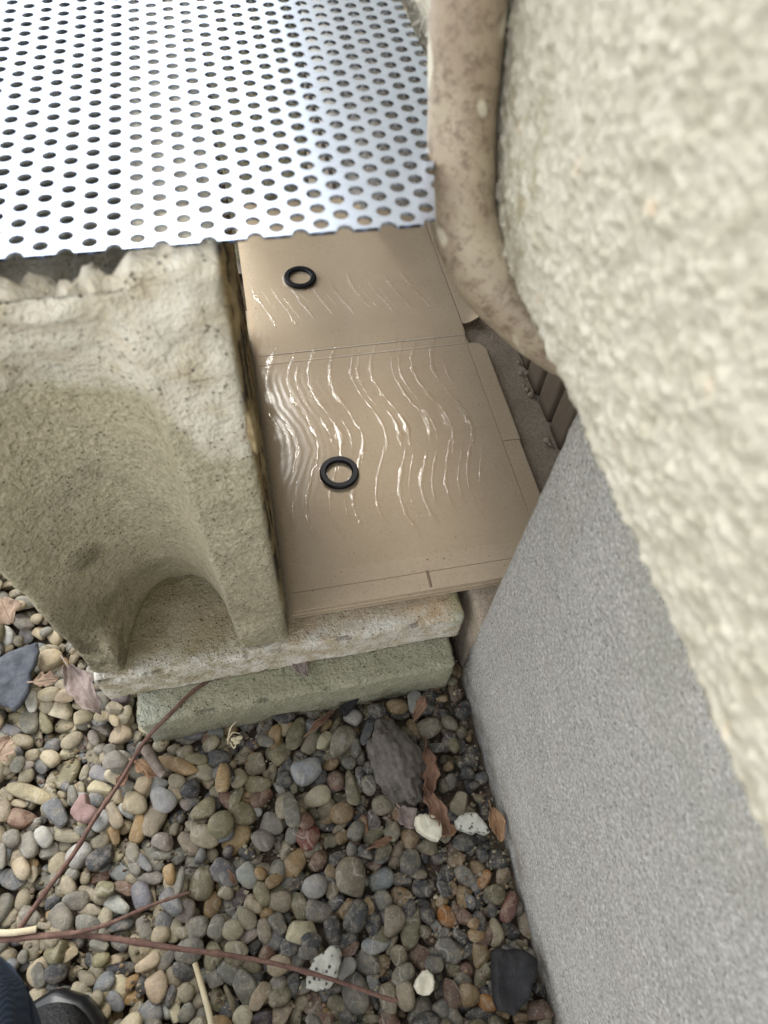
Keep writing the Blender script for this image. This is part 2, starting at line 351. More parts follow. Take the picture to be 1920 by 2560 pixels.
def mat_pebble(name, src):
    m = Mat(name)
    if src == 'object':
        oi = m.n('ShaderNodeObjectInfo'); base = oi.outputs['Color']; rnd = oi.outputs['Random']
    else:
        at = m.n('ShaderNodeAttribute'); at.attribute_name = 'tint'; base = at.outputs['Color']; rnd = None
    c = m.mix(m.math('MULTIPLY', m.ramp(m.noise(70, 4, 0.6, None, 0.5), (0.38, 0.0), (0.62, 1.0)), 0.8), base, m.mix(0.55, base, (0.07, 0.062, 0.05)))
    c = m.mix(m.math('MULTIPLY', m.ramp(m.noise(130, 3, 0.7), (0.46, 0.0), (0.64, 1.0)), 0.6), c, m.mix(0.6, base, (0.34, 0.285, 0.20)))
    c = m.mix(m.math('MULTIPLY', m.ramp(m.noise(620, 3, 0.65), (0.54, 0.0), (0.66, 1.0)), 0.65), c, m.mix(0.4, base, (0.04, 0.038, 0.036)))
    c = m.mix(m.math('MULTIPLY', m.ramp(m.noise(760, 2, 0.6), (0.60, 0.0), (0.70, 1.0)), 0.5), c, m.mix(0.55, base, (0.55, 0.50, 0.42)))
    w = m.n('ShaderNodeTexWave'); m.nt.links.new(m.co(), w.inputs[0]); w.inputs['Scale'].default_value = 16; w.inputs['Distortion'].default_value = 14; w.inputs['Detail'].default_value = 2
    w.inputs['Detail Scale'].default_value = 2
    vein = m.math('MULTIPLY', m.ramp(w.outputs['Fac'], (0.955, 0.0), (0.985, 1.0)), m.ramp(m.noise(35, 2), (0.5, 0.0), (0.6, 0.5)))
    c = m.mix(vein, c, m.mix(0.5, base, (0.5, 0.48, 0.42)))
    r = m.math('ADD', 0.40, m.math('MULTIPLY', m.noise(50, 3), 0.35))
    h = m.math('ADD', m.noise(420, 4, 0.65), m.math('MULTIPLY', m.noise(110, 3), 1.4))
    return m.done(c, r, m.bump(h, 0.6, 0.0013), spec=0.4)
M_PEB = mat_pebble('river_pebble', 'object'); M_PEBF = mat_pebble('river_pebble_mass', 'tint')
def mat_rough(name, a, b, dark, scale=120, pits=False, rough=0.9):
    m = Mat(name); c = m.mix(m.ramp(m.noise(scale, 5, 0.7), (0.35, 0.0), (0.65, 1.0)), a, b)
    h = m.noise(scale * 3, 5, 0.75)
    if pits:
        v = m.ramp(m.voro(230), (0.20, 1.0), (0.36, 0.0)); v = m.math('MULTIPLY', v, m.ramp(m.noise(200, 2), (0.40, 0.0), (0.5, 1.0)))
        c = m.mix(v, c, dark); h = m.math('SUBTRACT', h, v)
    else: c = m.mix(m.ramp(m.noise(scale * 0.4, 4), (0.5, 0.0), (0.75, 0.8)), c, dark)
    return m.done(c, rough, m.bump(h, 0.9, 0.0015), spec=0.3)
M_ROCK = mat_rough('lumpy_dark_rock', (0.075, 0.065, 0.055), (0.15, 0.13, 0.11), (0.05, 0.04, 0.035), 90)
M_SLATE = mat_rough('black_slate', (0.011, 0.011, 0.012), (0.022, 0.021, 0.022), (0.007, 0.007, 0.008), 120, rough=0.6)
M_SLATEB = mat_rough('blue_slate', (0.050, 0.056, 0.070), (0.095, 0.102, 0.118), (0.032, 0.036, 0.045), 130, rough=0.7)
M_PUMICE = mat_rough('porous_stone', (0.36, 0.35, 0.30), (0.46, 0.45, 0.39), (0.07, 0.065, 0.055), 90, pits=True)
M_CREAM = mat_rough('cream_quartz', (0.56, 0.52, 0.40), (0.62, 0.59, 0.48), (0.40, 0.35, 0.24), 60, rough=0.55)
M_HEART = mat_rough('pink_stone', (0.24, 0.150, 0.135), (0.30, 0.20, 0.18), (0.19, 0.115, 0.105), 140, rough=0.7)
M_SOIL = mat_rough('damp_soil', (0.075, 0.055, 0.038), (0.12, 0.09, 0.062), (0.04, 0.03, 0.022), 110)
M_TWIG = mat_rough('reddish_bark', (0.125, 0.062, 0.045), (0.19, 0.11, 0.085), (0.06, 0.035, 0.028), 220, rough=0.6)
M_TWIGD = mat_rough('dark_bark', (0.055, 0.035, 0.03), (0.09, 0.05, 0.042), (0.03, 0.02, 0.018), 220, rough=0.6)
M_STICK = mat_rough('grey_bark', (0.22, 0.18, 0.15), (0.32, 0.26, 0.22), (0.10, 0.07, 0.06), 260)
M_STRAW = mat_rough('pale_straw', (0.55, 0.46, 0.30), (0.62, 0.54, 0.38), (0.45, 0.36, 0.22), 120, rough=0.6)
M_LEAF = mat_rough('brown_leaf', (0.15, 0.082, 0.05), (0.22, 0.125, 0.08), (0.08, 0.045, 0.03), 130, rough=0.7)
M_LEAFP = mat_rough('pinkish_leaf', (0.26, 0.18, 0.125), (0.34, 0.245, 0.175), (0.15, 0.095, 0.065), 130, rough=0.7)
M_LEAFG = mat_rough('mauve_leaf', (0.21, 0.165, 0.145), (0.30, 0.24, 0.21), (0.13, 0.095, 0.085), 130, rough=0.7)
M_LEAFO = mat_rough('orange_leaf', (0.26, 0.15, 0.08), (0.34, 0.21, 0.12), (0.14, 0.08, 0.045), 130, rough=0.7)
M_CRUST = mat_rough('yellow_crust', (0.32, 0.235, 0.12), (0.42, 0.33, 0.18), (0.16, 0.10, 0.05), 160)
def mat_denim():
    m = Mat('navy_denim'); w = m.n('ShaderNodeTexWave'); w.inputs['Scale'].default_value = 260
    m.nt.links.new(m.co(), w.inputs[0])
    c = m.mix(m.noise(40, 4, 0.6), (0.022, 0.034, 0.060), (0.045, 0.062, 0.095))
    return m.done(c, 0.9, m.bump(m.math('ADD', w.outputs['Fac'], m.noise(300, 3)), 0.4, 0.0006), spec=0.2)
M_DENIM = mat_denim()
M_SHOE = mat_rough('black_leather', (0.0035, 0.0035, 0.004), (0.009, 0.008, 0.0085), (0.002, 0.002, 0.0025), 70, rough=0.30)
M_SOLE = Mat('black_sole').done((0.006, 0.006, 0.007), 0.35, spec=0.4)

# ------------------------------------------------------------------ ground
gx = np.concatenate([[-30, -8, -3, -1.2], np.linspace(-0.7, 0.20, 60)])
gy = np.concatenate([[-30, -8, -3, -1.2], np.linspace(-0.6, 1.2, 90), [3, 8, 30]])
GX, GY = np.meshgrid(gx, gy, indexing='ij'); P = np.stack([GX.ravel(), GY.ravel(), np.zeros(GX.size)], 1)
P[:, 2] = 0.002 + 0.004 * fbm(P, 20, 2)
P[np.abs(P[:, 1]) > 1.2, 2] = 0.002; P[P[:, 0] < -1.0, 2] = 0.002
ni, nj = GX.shape; I = np.arange(ni * nj).reshape(ni, nj)
Qd = np.stack([I[:-1, :-1], I[1:, :-1], I[1:, 1:], I[:-1, 1:]], -1).reshape(-1, 4)
tag(obj('ground', mesh_np('ground', P, Qd), M_SOIL), 'damp brown soil showing between the pebbles', None, kind='structure')
# beyond the stones built one by one the same gravel goes on
M_GRAVEL = mat_rough('gravel_far', (0.17, 0.15, 0.12), (0.29, 0.255, 0.20), (0.12, 0.11, 0.09), 55)
for nm_, (a0, a1, b0, b1) in (('gravel_ground', (-30, -0.60, -30, 30)), ('gravel_ground', (-0.5999, 0.155, -30, -0.40)), ('gravel_ground', (-0.5999, 0.155, 0.835, 30))):
    me = mesh_np(nm_, np.array([(a0, b0, .016), (a1, b0, .016), (a1, b1, .016), (a0, b1, .016)]), [(0, 1, 2, 3)])
    tag(obj(nm_, me, M_GRAVEL), 'gravel going on beyond the pebbles', None, kind='structure')

# ------------------------------------------------------------------ house wall: foundation, stucco, vent
house = empty('house_wall', (0.2, 0.3, -0.05))
tag(house, 'cream stucco house wall above a grey concrete foundation with a vent opening', 'wall')
def rough_box(name, lo, hi, step, r, mat, parent, amp, sc, fn=None, off=0.0):
    V, D, Q = box_grid(lo, hi, step, r)
    V = V + D * (amp * fbm(V, sc, 4, off))[:, None]
    if fn is not None: V = fn(V, D)
    return child(name, V, Q, mat, parent)
def found_fn(V, D):
    # flare of the jamb at the sill
    k = sstep(0.21, 0.125, V[:, 2]) * sstep(0.10, 0.2, V[:, 1]) * sstep(0.16, 0.18, V[:, 0])
    V[:, 1] += 0.012 * k
    return V
rough_box('foundation', (0.156, -0.45, -0.08), (0.36, 0.2110, 0.60), (0.006, 0.0035, 0.0035), 0.016, M_FOUND, house, 0.0011, 60, found_fn)
rough_box('foundation_sill', (0.1575, 0.200, -0.08), (0.36, 0.90, 0.121), (0.0045, 0.0045, 0.006), 0.008, M_SILL, house, 0.0012, 70, off=3)
rough_box('foundation', (0.156, 0.80, 0.03), (0.36, 2.2, 0.60), (0.03, 0.02, 0.02), 0.007, M_FOUND, house, 0.0011, 60, off=6)
rough_box('foundation', (0.156, -2.5, -0.08), (0.36, -0.452, 0.60), (0.03, 0.03, 0.03), 0.007, M_FOUND, house, 0.0011, 60, off=9)
# vent: upright boards with gaps, a dark space behind them
for k, y in enumerate(np.arange(0.2415, 0.80, 0.0385)):
    V, D, Q = box_grid((0.2925 + random.uniform(-.0012, .0012), y - 0.0165, 0.1185), (0.306, y + 0.0165, 0.62), (0.013, 0.006, 0.02), 0.0025)
    V[:, 0] += 0.0004 * fbm(V * np.array([1, 6, 1]), 60, 2, k); child('vent_board', V, Q, M_WOOD, house)
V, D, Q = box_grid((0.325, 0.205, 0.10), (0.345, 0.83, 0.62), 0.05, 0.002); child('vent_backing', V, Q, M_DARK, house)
# crumbs of mortar on the sill
for k, (px, py, s) in enumerate([(1297, 905, .004), (1302, 932, .0055), (1311, 965, .004), (1317, 975, .006), (1328, 987, .0065), (1368, 1102, .007), (1375, 1110, .004), (1307, 945, .003)]):
    p = onz(px, py, 0.124); bm = bmesh.new(); bmesh.ops.create_icosphere(bm, subdivisions=2, radius=s)
    V = np.array([v.co[:] for v in bm.verts]); T = np.array([[v.index for v in f.verts] for f in bm.faces]); bm.free()
    V *= (1 + 0.35 * fbm(V, 160, 2, k * 3.1))[:, None]; child('mortar_crumb', V * [.6, .6, .4] + p, None, M_SILL, house, T=T)
# stucco: a lumpy sheet, folded under at its lower edge
ys = np.concatenate([[-2.5, -1.4, -0.7], np.arange(-0.20, 0.78, 0.0012), [1.2, 1.7, 2.2]])
prof = [(x, 0.488) for x in (0.30, 0.22, 0.165, 0.15)] + [(x, 0.488) for x in np.arange(0.138, 0.1145, -0.0016)] + \
       [(0.1135, 0.4885), (0.1122, 0.4898)] + [(0.112, z) for z in np.arange(0.4910, 0.68, 0.0012)] + [(0.112, z) for z in (0.74, 0.9, 1.2, 1.8, 2.7)] + [(0.30, 2.7)]
prof = np.array(prof); S = len(prof)
YY, SS = np.meshgrid(ys, np.arange(S), indexing='ij')
V = np.stack([prof[SS.ravel(), 0], YY.ravel(), prof[SS.ravel(), 1]], 1)
tn = np.gradient(prof, axis=0); tn /= np.linalg.norm(tn, axis=1)[:, None]
nrm = np.stack([-tn[:, 1], np.zeros(S), tn[:, 0]], 1)[SS.ravel()]
W = V.copy(); W[:, 1] *= 0.8
lump = np.maximum(perlin(W * 335), -0.10) + 0.55 * np.maximum(perlin(W * 560 + 9), -0.2) + 0.4 * perlin(W * 110 + 4)
V = V + nrm * (0.0028 * lump + 0.002 * fbm(V, 14, 2))[:, None] * np.clip((0.305 - V[:, 0]) / 0.1, 0, 1)[:, None]
I = np.arange(len(V)).reshape(len(ys), S)
Qd = np.stack([I[:-1, :-1], I[1:, :-1], I[1:, 1:], I[:-1, 1:]], -1).reshape(-1, 4)[:, ::-1]
child('stucco', V, Qd, M_STUCCO, house)

# ------------------------------------------------------------------ hose down the wall into the vent
hose_path = spline([(0.120, 0.46, 0.98), (0.1205, 0.40, 0.72), (0.1209, 0.3592, 0.538), (0.1215, 0.336, 0.469), (0.1235, 0.3175, 0.444),
                    (0.134, 0.302, 0.4265), (0.152, 0.287, 0.410), (0.180, 0.268, 0.3965), (0.22, 0.262, 0.380), (0.29, 0.278, 0.355), (0.36, 0.31, 0.33)], 150)
hose_path = np.array([0, 0, CAMZ]) + (hose_path - np.array([0, 0, CAMZ])) * 0.80    # hose lies on the stucco face
V, Q, T = tube(hose_path, 0.0149, 28)
V = V + 0.0010 * np.stack([fbm(V, 40, 2, 1), fbm(V, 40, 2, 5), fbm(V, 40, 2, 8)], 1)
o = obj('drain_hose', mesh_np('drain_hose', V, Q, T), M_PIPE)
tag(o, 'stained beige hose running down the stucco wall and bending into the vent', 'hose')

# ------------------------------------------------------------------ concrete slabs and block
def slab(name, lo, hi, mat, label, rotz, amp, off):
    V, D, Q = box_grid(lo, hi, 0.0032, 0.0035)
    V = V + D * (amp * 1.3 * fbm(V, 85, 4, off) + amp * 1.2 * fbm(V, 22, 2, off + 4))[:, None]
    e_ = np.sort(np.abs(D), axis=1)[:, 1]; chip = np.clip(fbm(V, 48, 3, off + 11) - 0.05, 0, 1) * 0.020 * sstep(0.15, 0.6, e_)
    V = V - D * chip[:, None]
    c = np.array([(lo[0] + hi[0]) / 2, lo[1], 0]); a = math.radians(rotz)
    W = V - c; W[:, :2] = W[:, :2] @ np.array([[math.cos(a), math.sin(a)], [-math.sin(a), math.cos(a)]]); V = W + c
    o = obj(name, mesh_np(name, V, Q), mat); tag(o, label, 'slab'); return o
slab('concrete_slab', (-0.1505, 0.1865, 0.004), (0.1385, 0.62, 0.0740), M_SLAB2, 'mossy green-grey concrete slab lying on the pebbles, lower of the two', 0.4, 0.0011, 0)
slab('concrete_slab', (-0.1735, 0.2135, 0.0752), (0.1475, 0.64, 0.1195), M_SLAB, 'rust-stained cream concrete slab carrying the block and the cardboard, upper of the two', 0.6, 0.0010, 5)

BX0, BX1, BY0, BY1, BZ0, BZ1 = -0.172, -0.0098, 0.2195, 0.60, 0.1212, 0.5105
V, D, Q = box_grid((BX0, BY0, BZ0), (BX1, BY1, BZ1), (0.0022, 0.004, 0.0030), 0.006)
X, Yv, Z = V[:, 0].copy(), V[:, 1].copy(), V[:, 2].copy()
t = (X + 0.0985) / 0.0475
right_p = np.clip(1 - np.clip(t, 0, 1) ** 2.4, 0, 1) ** 0.72
left_steep = np.clip(1 - np.clip(-t, 0, 1) ** 2.6, 0, 1) ** 0.62
left_soft = np.clip(1 - np.clip(-(X + 0.0985) / 0.071, 0, 1) ** 2, 0, 1) ** 1.25
kb = sstep(0.14, 0.22, Z)
prof = np.where(t > 0, right_p, left_steep * (1 - kb) + left_soft * kb)
zn = Z + 0.008 * fbm(V, 30, 3)
depth = np.interp(zn, [0.12, 0.16, 0.20, 0.26, 0.34, 0.42, 0.455, 0.475, 0.49], [0.080, 0.066, 0.053, 0.042, 0.034, 0.027, 0.019, 0.008, 0.0])
g = depth * prof
cham = 0.003 * sstep(0.44, 0.512, Z + 0.010 * fbm(V, 40, 3, 3))
yf = BY0 + g + cham
V[:, 1] = yf + (Yv - BY0) * (BY1 - yf) / (BY1 - BY0)
# top: broken rim, recessed behind it on the left; cores
topm = sstep(0.500, 0.508, Z)
low = sstep(-0.040, -0.056, X)
coreA = low * sstep(0.231, 0.237, Yv + 0.004 * fbm(V, 70, 2, 4)) * sstep(0.352, 0.346, Yv) * sstep(-0.156, -0.150, X)
coreB = low * sstep(0.374, 0.380, Yv) * sstep(0.520, 0.514, Yv) * sstep(-0.156, -0.150, X)
V[:, 2] -= topm * (low * (0.005 + 0.030 * np.abs(fbm(V, 45, 3, 8))) + 0.05 * coreA + 0.30 * coreB)
rough = 0.0012 + 0.0030 * sstep(0.42, 0.48, Z)
V[:, 1] -= 0.006 * np.exp(-((V - np.array(KNOB_AT)) ** 2).sum(1) / 0.011 ** 2)
dd = D * (rough * fbm(V, 70, 4, 2) + 0.0022 * fbm(V, 24, 2, 6))[:, None]
V = V + dd
# small knob on the inside of the groove
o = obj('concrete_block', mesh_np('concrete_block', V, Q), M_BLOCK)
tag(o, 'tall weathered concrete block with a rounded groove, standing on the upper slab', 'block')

# flaky yellow crust on the block's dark side
def blob(center, radii, seed, rough=0.3, sub=3, fs=None):
    bm = bmesh.new(); bmesh.ops.create_icosphere(bm, subdivisions=sub, radius=1.0)
    V = np.array([v.co[:] for v in bm.verts]); T = np.array([[v.index for v in f.verts] for f in bm.faces]); bm.free()
    V = V * (1 + rough * fbm(V, fs or 1.6, 3, seed))[:, None]
    return V * np.array(radii) + np.array(center), T
for k in range(16):
    y = 0.228 + 0.018 * k + random.uniform(-.004, .004); z = random.uniform(0.38, 0.49) if k > 3 else random.uniform(0.30, 0.47)
    V, T = blob((BX1 + 0.0004, y, z), (0.0028, random.uniform(.006, .013), random.uniform(.008, .02)), k * 2.7, 0.55, 3, 2.2)
    c = obj('crust_flake', mesh_np('crust_flake', V - np.array([0, 0, 0]), None, T), M_CRUST, o)

# ------------------------------------------------------------------ perforated sheet
PX, PY, HR, ZT, TH = 0.00855, 0.0097, 0.0031, 0.5165, 0.0014
Y0 = 0.2254
Vs, Qs = [], []
NS = 20
def ring(cx, cy, half):
    n0 = len(Vs); th = math.atan2(PY, PX)
    def sub(a, b, n): return [a + (b - a) * i / n for i in range(n)]
    if half: ang = sub(0, th, 4) + sub(th, math.pi - th, 5) + sub(math.pi - th, math.pi, 4) + [math.pi]
    else: ang = sub(-th, th, 5) + sub(th, math.pi - th, 5) + sub(math.pi - th, math.pi + th, 5) + sub(math.pi + th, 2 * math.pi - th, 5)
    N = len(ang)
    for zz in (ZT, ZT - TH):
        for a in ang:
            Vs.append((cx + HR * math.cos(a), cy + HR * math.sin(a), zz))
        for a in ang:
            ca, sa = math.cos(a), math.sin(a)
            s = min((PX / 2) / abs(ca) if abs(ca) > 1e-6 else 9, (PY / 2) / abs(sa) if abs(sa) > 1e-6 else 9)
            Vs.append((cx + s * ca, cy + s * sa, zz))
    rng_ = range(N - 1) if half else range(N)
    for k in rng_:
        j = (k + 1) % N
        Qs.append((n0 + k, n0 + N + k, n0 + N + j, n0 + j))                       # top
        Qs.append((n0 + 2*N + k, n0 + 2*N + j, n0 + 3*N + j, n0 + 3*N + k))       # bottom
        Qs.append((n0 + k, n0 + j, n0 + 2*N + j, n0 + 2*N + k))                   # hole wall
    if half:
        for a, b in ((0, N), (N - 1, 2 * N - 1)):
            Qs.append((n0 + a, n0 + b, n0 + 2*N + b, n0 + 2*N + a))
XC = [(-0.064 + PX * k, k % 2) for k in range(-12, 20)]
for cx, odd in XC:
    if not odd:
        ring(cx, Y0, True); r0 = 1
        for j in range(1, 44): ring(cx, Y0 + PY * j, False)
    else:
        for j in range(44): ring(cx, Y0 + PY * (j + 0.5), False)
Va = np.array(Vs)
Va[:, 2] += 0.0012 * np.sin(Va[:, 0] * 9) * np.clip((Va[:, 1] - Y0) * 6, 0, 1)
me = mesh_np('perforated_sheet', Va, np.array(Qs), smooth=False)
bm = bmesh.new(); bm.from_mesh(me)
for co_, no_ in (((0.0745, 0.2255, 0), (0.1195, -0.0265, 0)), ((0.1005, 0.4, 0), (1, 0, 0))):      # trimmed right side
    bmesh.ops.bisect_plane(bm, geom=bm.verts[:] + bm.edges[:] + bm.faces[:], plane_co=co_, plane_no=no_, clear_outer=True)
bm.to_mesh(me); bm.free()
sheet = obj('perforated_sheet', me, M_ALU)
tag(sheet, 'bright perforated aluminium sheet lying over the concrete block', 'metal sheet')
# the far side of the sheet rests on another block
def plain_block(lo, hi, label, off):
    V, D, Q = box_grid(lo, hi, 0.008, 0.006); V = V + D * (0.0016 * fbm(V, 50, 4, off))[:, None]
    tag(obj('concrete_block', mesh_np('concrete_block', V, Q), M_SLAB2), label, 'block')
plain_block((-0.02, 0.86, -0.012), (0.098, 1.04, 0.5145), 'concrete block under the back of the perforated sheet, behind the cardboard', 8)

# ------------------------------------------------------------------ cardboard glue trap
trap = empty('glue_trap', (0.12, 0.35, 0.12))
tag(trap, 'unfolded brown cardboard glue board lying beside the block', 'glue trap')
ZC = 0.1300
def panel(name, x0, x1, y0, y1, z, th, mat, curl=None, step=0.006, outline=None):
    V, D, Q = box_grid((x0, y0, z - th), (x1, y1, z), (step, step, th), 0.0004)
    V[:, 2] += 0.0007 * fbm(V * [1, 1, 0], 9, 2, ZC * 100)
    if curl is not None: V = curl(V)
    return child(name, V, Q, mat, trap, smooth=False)
panel('lower_panel', -0.0078, 0.236, 0.2402, 0.80, ZC - 0.0074, 0.0016, M_CARD)
panel('lower_panel', -0.0062, 0.238, 0.2414, 0.80, ZC - 0.0048, 0.0016, M_CARD)
panel('lower_panel', -0.0046, 0.237, 0.2408, 0.80, ZC - 0.0022, 0.0016, M_CARD)
def front_lift(V):
    V[:, 2] += 0.0; return V
panel('front_strip', -0.0022, 0.2290, 0.2428, 0.2606, ZC, 0.0016, M_CARD)
panel('glued_panel', -0.0022, 0.2335, 0.2609, 0.5375, ZC, 0.0016, M_CARDG)
panel('crease', -0.0022, 0.2345, 0.5377, 0.5398, ZC + 0.0002, 0.0016, M_CARDL)
panel('crease', -0.0022, 0.2345, 0.5400, 0.5512, ZC - 0.0002, 0.0014, M_CARDG)
panel('crease', -0.0022, 0.2355, 0.5514, 0.5538, ZC + 0.0002, 0.0016, M_CARDL)
panel('glued_panel', -0.0022, 0.2365, 0.5540, 0.83, ZC, 0.0016, M_CARDG)
panel('side_flap', 0.2338, 0.2520, 0.2470, 0.3945, ZC, 0.0015, M_CARD)
def flap_round(V):
    k = np.clip((V[:, 1] - 0.5215) / 0.0165, 0, 1); lim = 0.2535 - 0.0150 * (1 - np.sqrt(1 - k * k * 0.98))
    V[:, 0] = np.where(V[:, 0] > 0.236, np.minimum(V[:, 0], np.maximum(lim, 0.2362)), V[:, 0]); return V
panel('side_flap', 0.2338, 0.2535, 0.3952, 0.5375, ZC, 0.0015, M_CARD, flap_round, 0.002)
def tab_curl(V):
    k = np.clip((V[:, 0] - 0.240) / 0.022, 0, 1) * np.clip((0.60 - V[:, 1]) / 0.035, 0, 1); V[:, 2] += 0.016 * k * k; V[:, 0] -= 0.004 * k; return V
panel('curled_tab', 0.2372, 0.2600, 0.5700, 0.83, ZC, 0.0011, M_CARD, tab_curl, 0.003)
# slot in the front strip
p = onz(1072, 1447, ZC)
V, D, Q = box_grid((p[0] - 0.0014, p[1] - 0.0085, ZC - 0.0003), (p[0] + 0.0014, p[1] + 0.0085, ZC + 0.0006), 0.002, 0.0003); child('slot', V, Q, M_CARDE, trap)

# glue beads: comb marks running across the board in waves
def wave(x0, y): return x0 + 0.0105 * (1 - math.cos(2 * math.pi * (y - 0.505) / 0.165))
def bead(x0, ya, yb, wid, hgt, seed):
    n = max(12, int((yb - ya) / 0.0012)); ys_ = np.linspace(ya, yb, n); C = 9
    Pn = np.stack([np.full(n, seed * 3.7), ys_, np.zeros(n)], 1)
    w1 = fbm(Pn, 55, 3, seed); w2 = fbm(Pn, 110, 2, seed + 5); w3 = fbm(Pn, 30, 2, seed + 9)
    tp = np.sqrt(np.clip(np.minimum((ys_ - ya) / 0.012, (yb - ys_) / 0.018), 0.01, 1))
    V = []
    for k in range(n):
        w = wid * max(0.12, 0.70 + 1.2 * w1[k]) * tp[k]; h = hgt * max(0.15, 0.95 + 1.3 * w2[k]) * tp[k] * min(1, w / (0.5 * wid))
        cx = wave(x0, ys_[k]) + 0.0016 * w3[k]
        for c in range(C):
            u = -1 + 2 * c / (C - 1); V.append((cx + u * w, ys_[k], ZC + 0.0004 + h * (1 - u * u)))
    V = np.array(V); V[:, 2] += 0.0007 * fbm(V * [1, 1, 0], 9, 2, ZC * 100)
    I = np.arange(n * C).reshape(n, C); Q = np.stack([I[:-1, :-1], I[:-1, 1:], I[1:, 1:], I[1:, :-1]], -1).reshape(-1, 4)
    child('glue_bead', V, Q, M_GLUE, trap)
rows = [(0.600, 0.672), (0.452, 0.560), (0.395, 0.462), (0.312, 0.402)]
for k in range(9):
    x0 = 0.187 - 0.0232 * k
    for r_, (ya, yb) in enumerate(rows):
        j = random.uniform(-.008, .008) + (-0.006 if k > 5 else 0)
        bead(x0 + random.uniform(-.0012, .0012) - (0.0025 if r_ == 3 else 0), ya + j, yb + j, 0.0026 + 0.0014 * random.random(), 0.0006, k * 5 + r_)
        if random.random() < .6:      # a thinner second trail beside it
            bead(x0 + random.uniform(.006, .013), ya + random.uniform(0, .03), yb - random.uniform(0, .03), 0.0013 + 0.0008 * random.random(), 0.00035, 200 + k * 5 + r_)
# short extra blobs where the trails run together
for k, (px, py) in enumerate([(985, 1050), (1000, 1085), (1015, 1062), (1070, 1045), (1115, 1050), (1160, 1035), (820, 1075), (850, 1085), (720, 1100), (690, 1060), (745, 1115), (1027, 1308)]):
    p = onz(px, py, ZC); n = 24
    bead(p[0] - (wave(0, p[1])), p[1] - 0.016 - 0.006 * random.random(), p[1] + 0.016, 0.0046, 0.0008, 60 + k)

# black rubber rings stuck in the glue
def washer(px, py, label):
    c = onz(px, py, ZC + 0.0035); R0, R1, h = 0.0193, 0.0127, 0.0042
    pr = [(R1, 0.0008), (R1 + .0008, 0), (R0 - .0008, 0), (R0, .0008), (R0, h - .0012), (R0 - .0012, h), (R1 + .0012, h), (R1, h - .0012)]
    n = 72; V = [(c[0] + r * math.cos(2*math.pi*k/n), c[1] + r * math.sin(2*math.pi*k/n), ZC + 0.0007 + z) for k in range(n) for r, z in pr]
    m_ = len(pr); Q = [(k*m_+i, k*m_+(i+1)%m_, ((k+1)%n)*m_+(i+1)%m_, ((k+1)%n)*m_+i) for k in range(n) for i in range(m_)]
    o = obj('rubber_ring', mesh_np('rubber_ring', np.array(V), np.array(Q), smooth=False), M_RUBBER); tag(o, label, 'rubber ring', 'rubber rings on the glue board')
    # glue squeezed up around the ring, part of the board
    for rr, sd_ in ((R0 + 0.0006, 3), (R1 - 0.0008, 9)):
        V = []; C = 7
        for k in range(n):
            a = 2*math.pi*k/n; w = 0.0016 * (1 + 0.8 * math.sin(a * 2 + sd_) * math.sin(a * 5 + sd_ * 2))
            for q_ in range(C):
                u = -1 + 2 * q_ / (C - 1); V.append((c[0] + (rr + u*w) * math.cos(a), c[1] + (rr + u*w) * math.sin(a), ZC + 0.0006 + 0.0013 * (1 - u*u) ** 0.6))
        Q = [(k*C+i, k*C+i+1, ((k+1)%n)*C+i+1, ((k+1)%n)*C+i) for k in range(n) for i in range(C-1)]
        child('glue_bead', V, np.array(Q), M_GLUE, trap)
washer(750, 692, 'black rubber ring on the glue board next to the perforated sheet')
washer(848, 1180, 'black rubber ring on the middle of the glue board, nearer the slab edge')

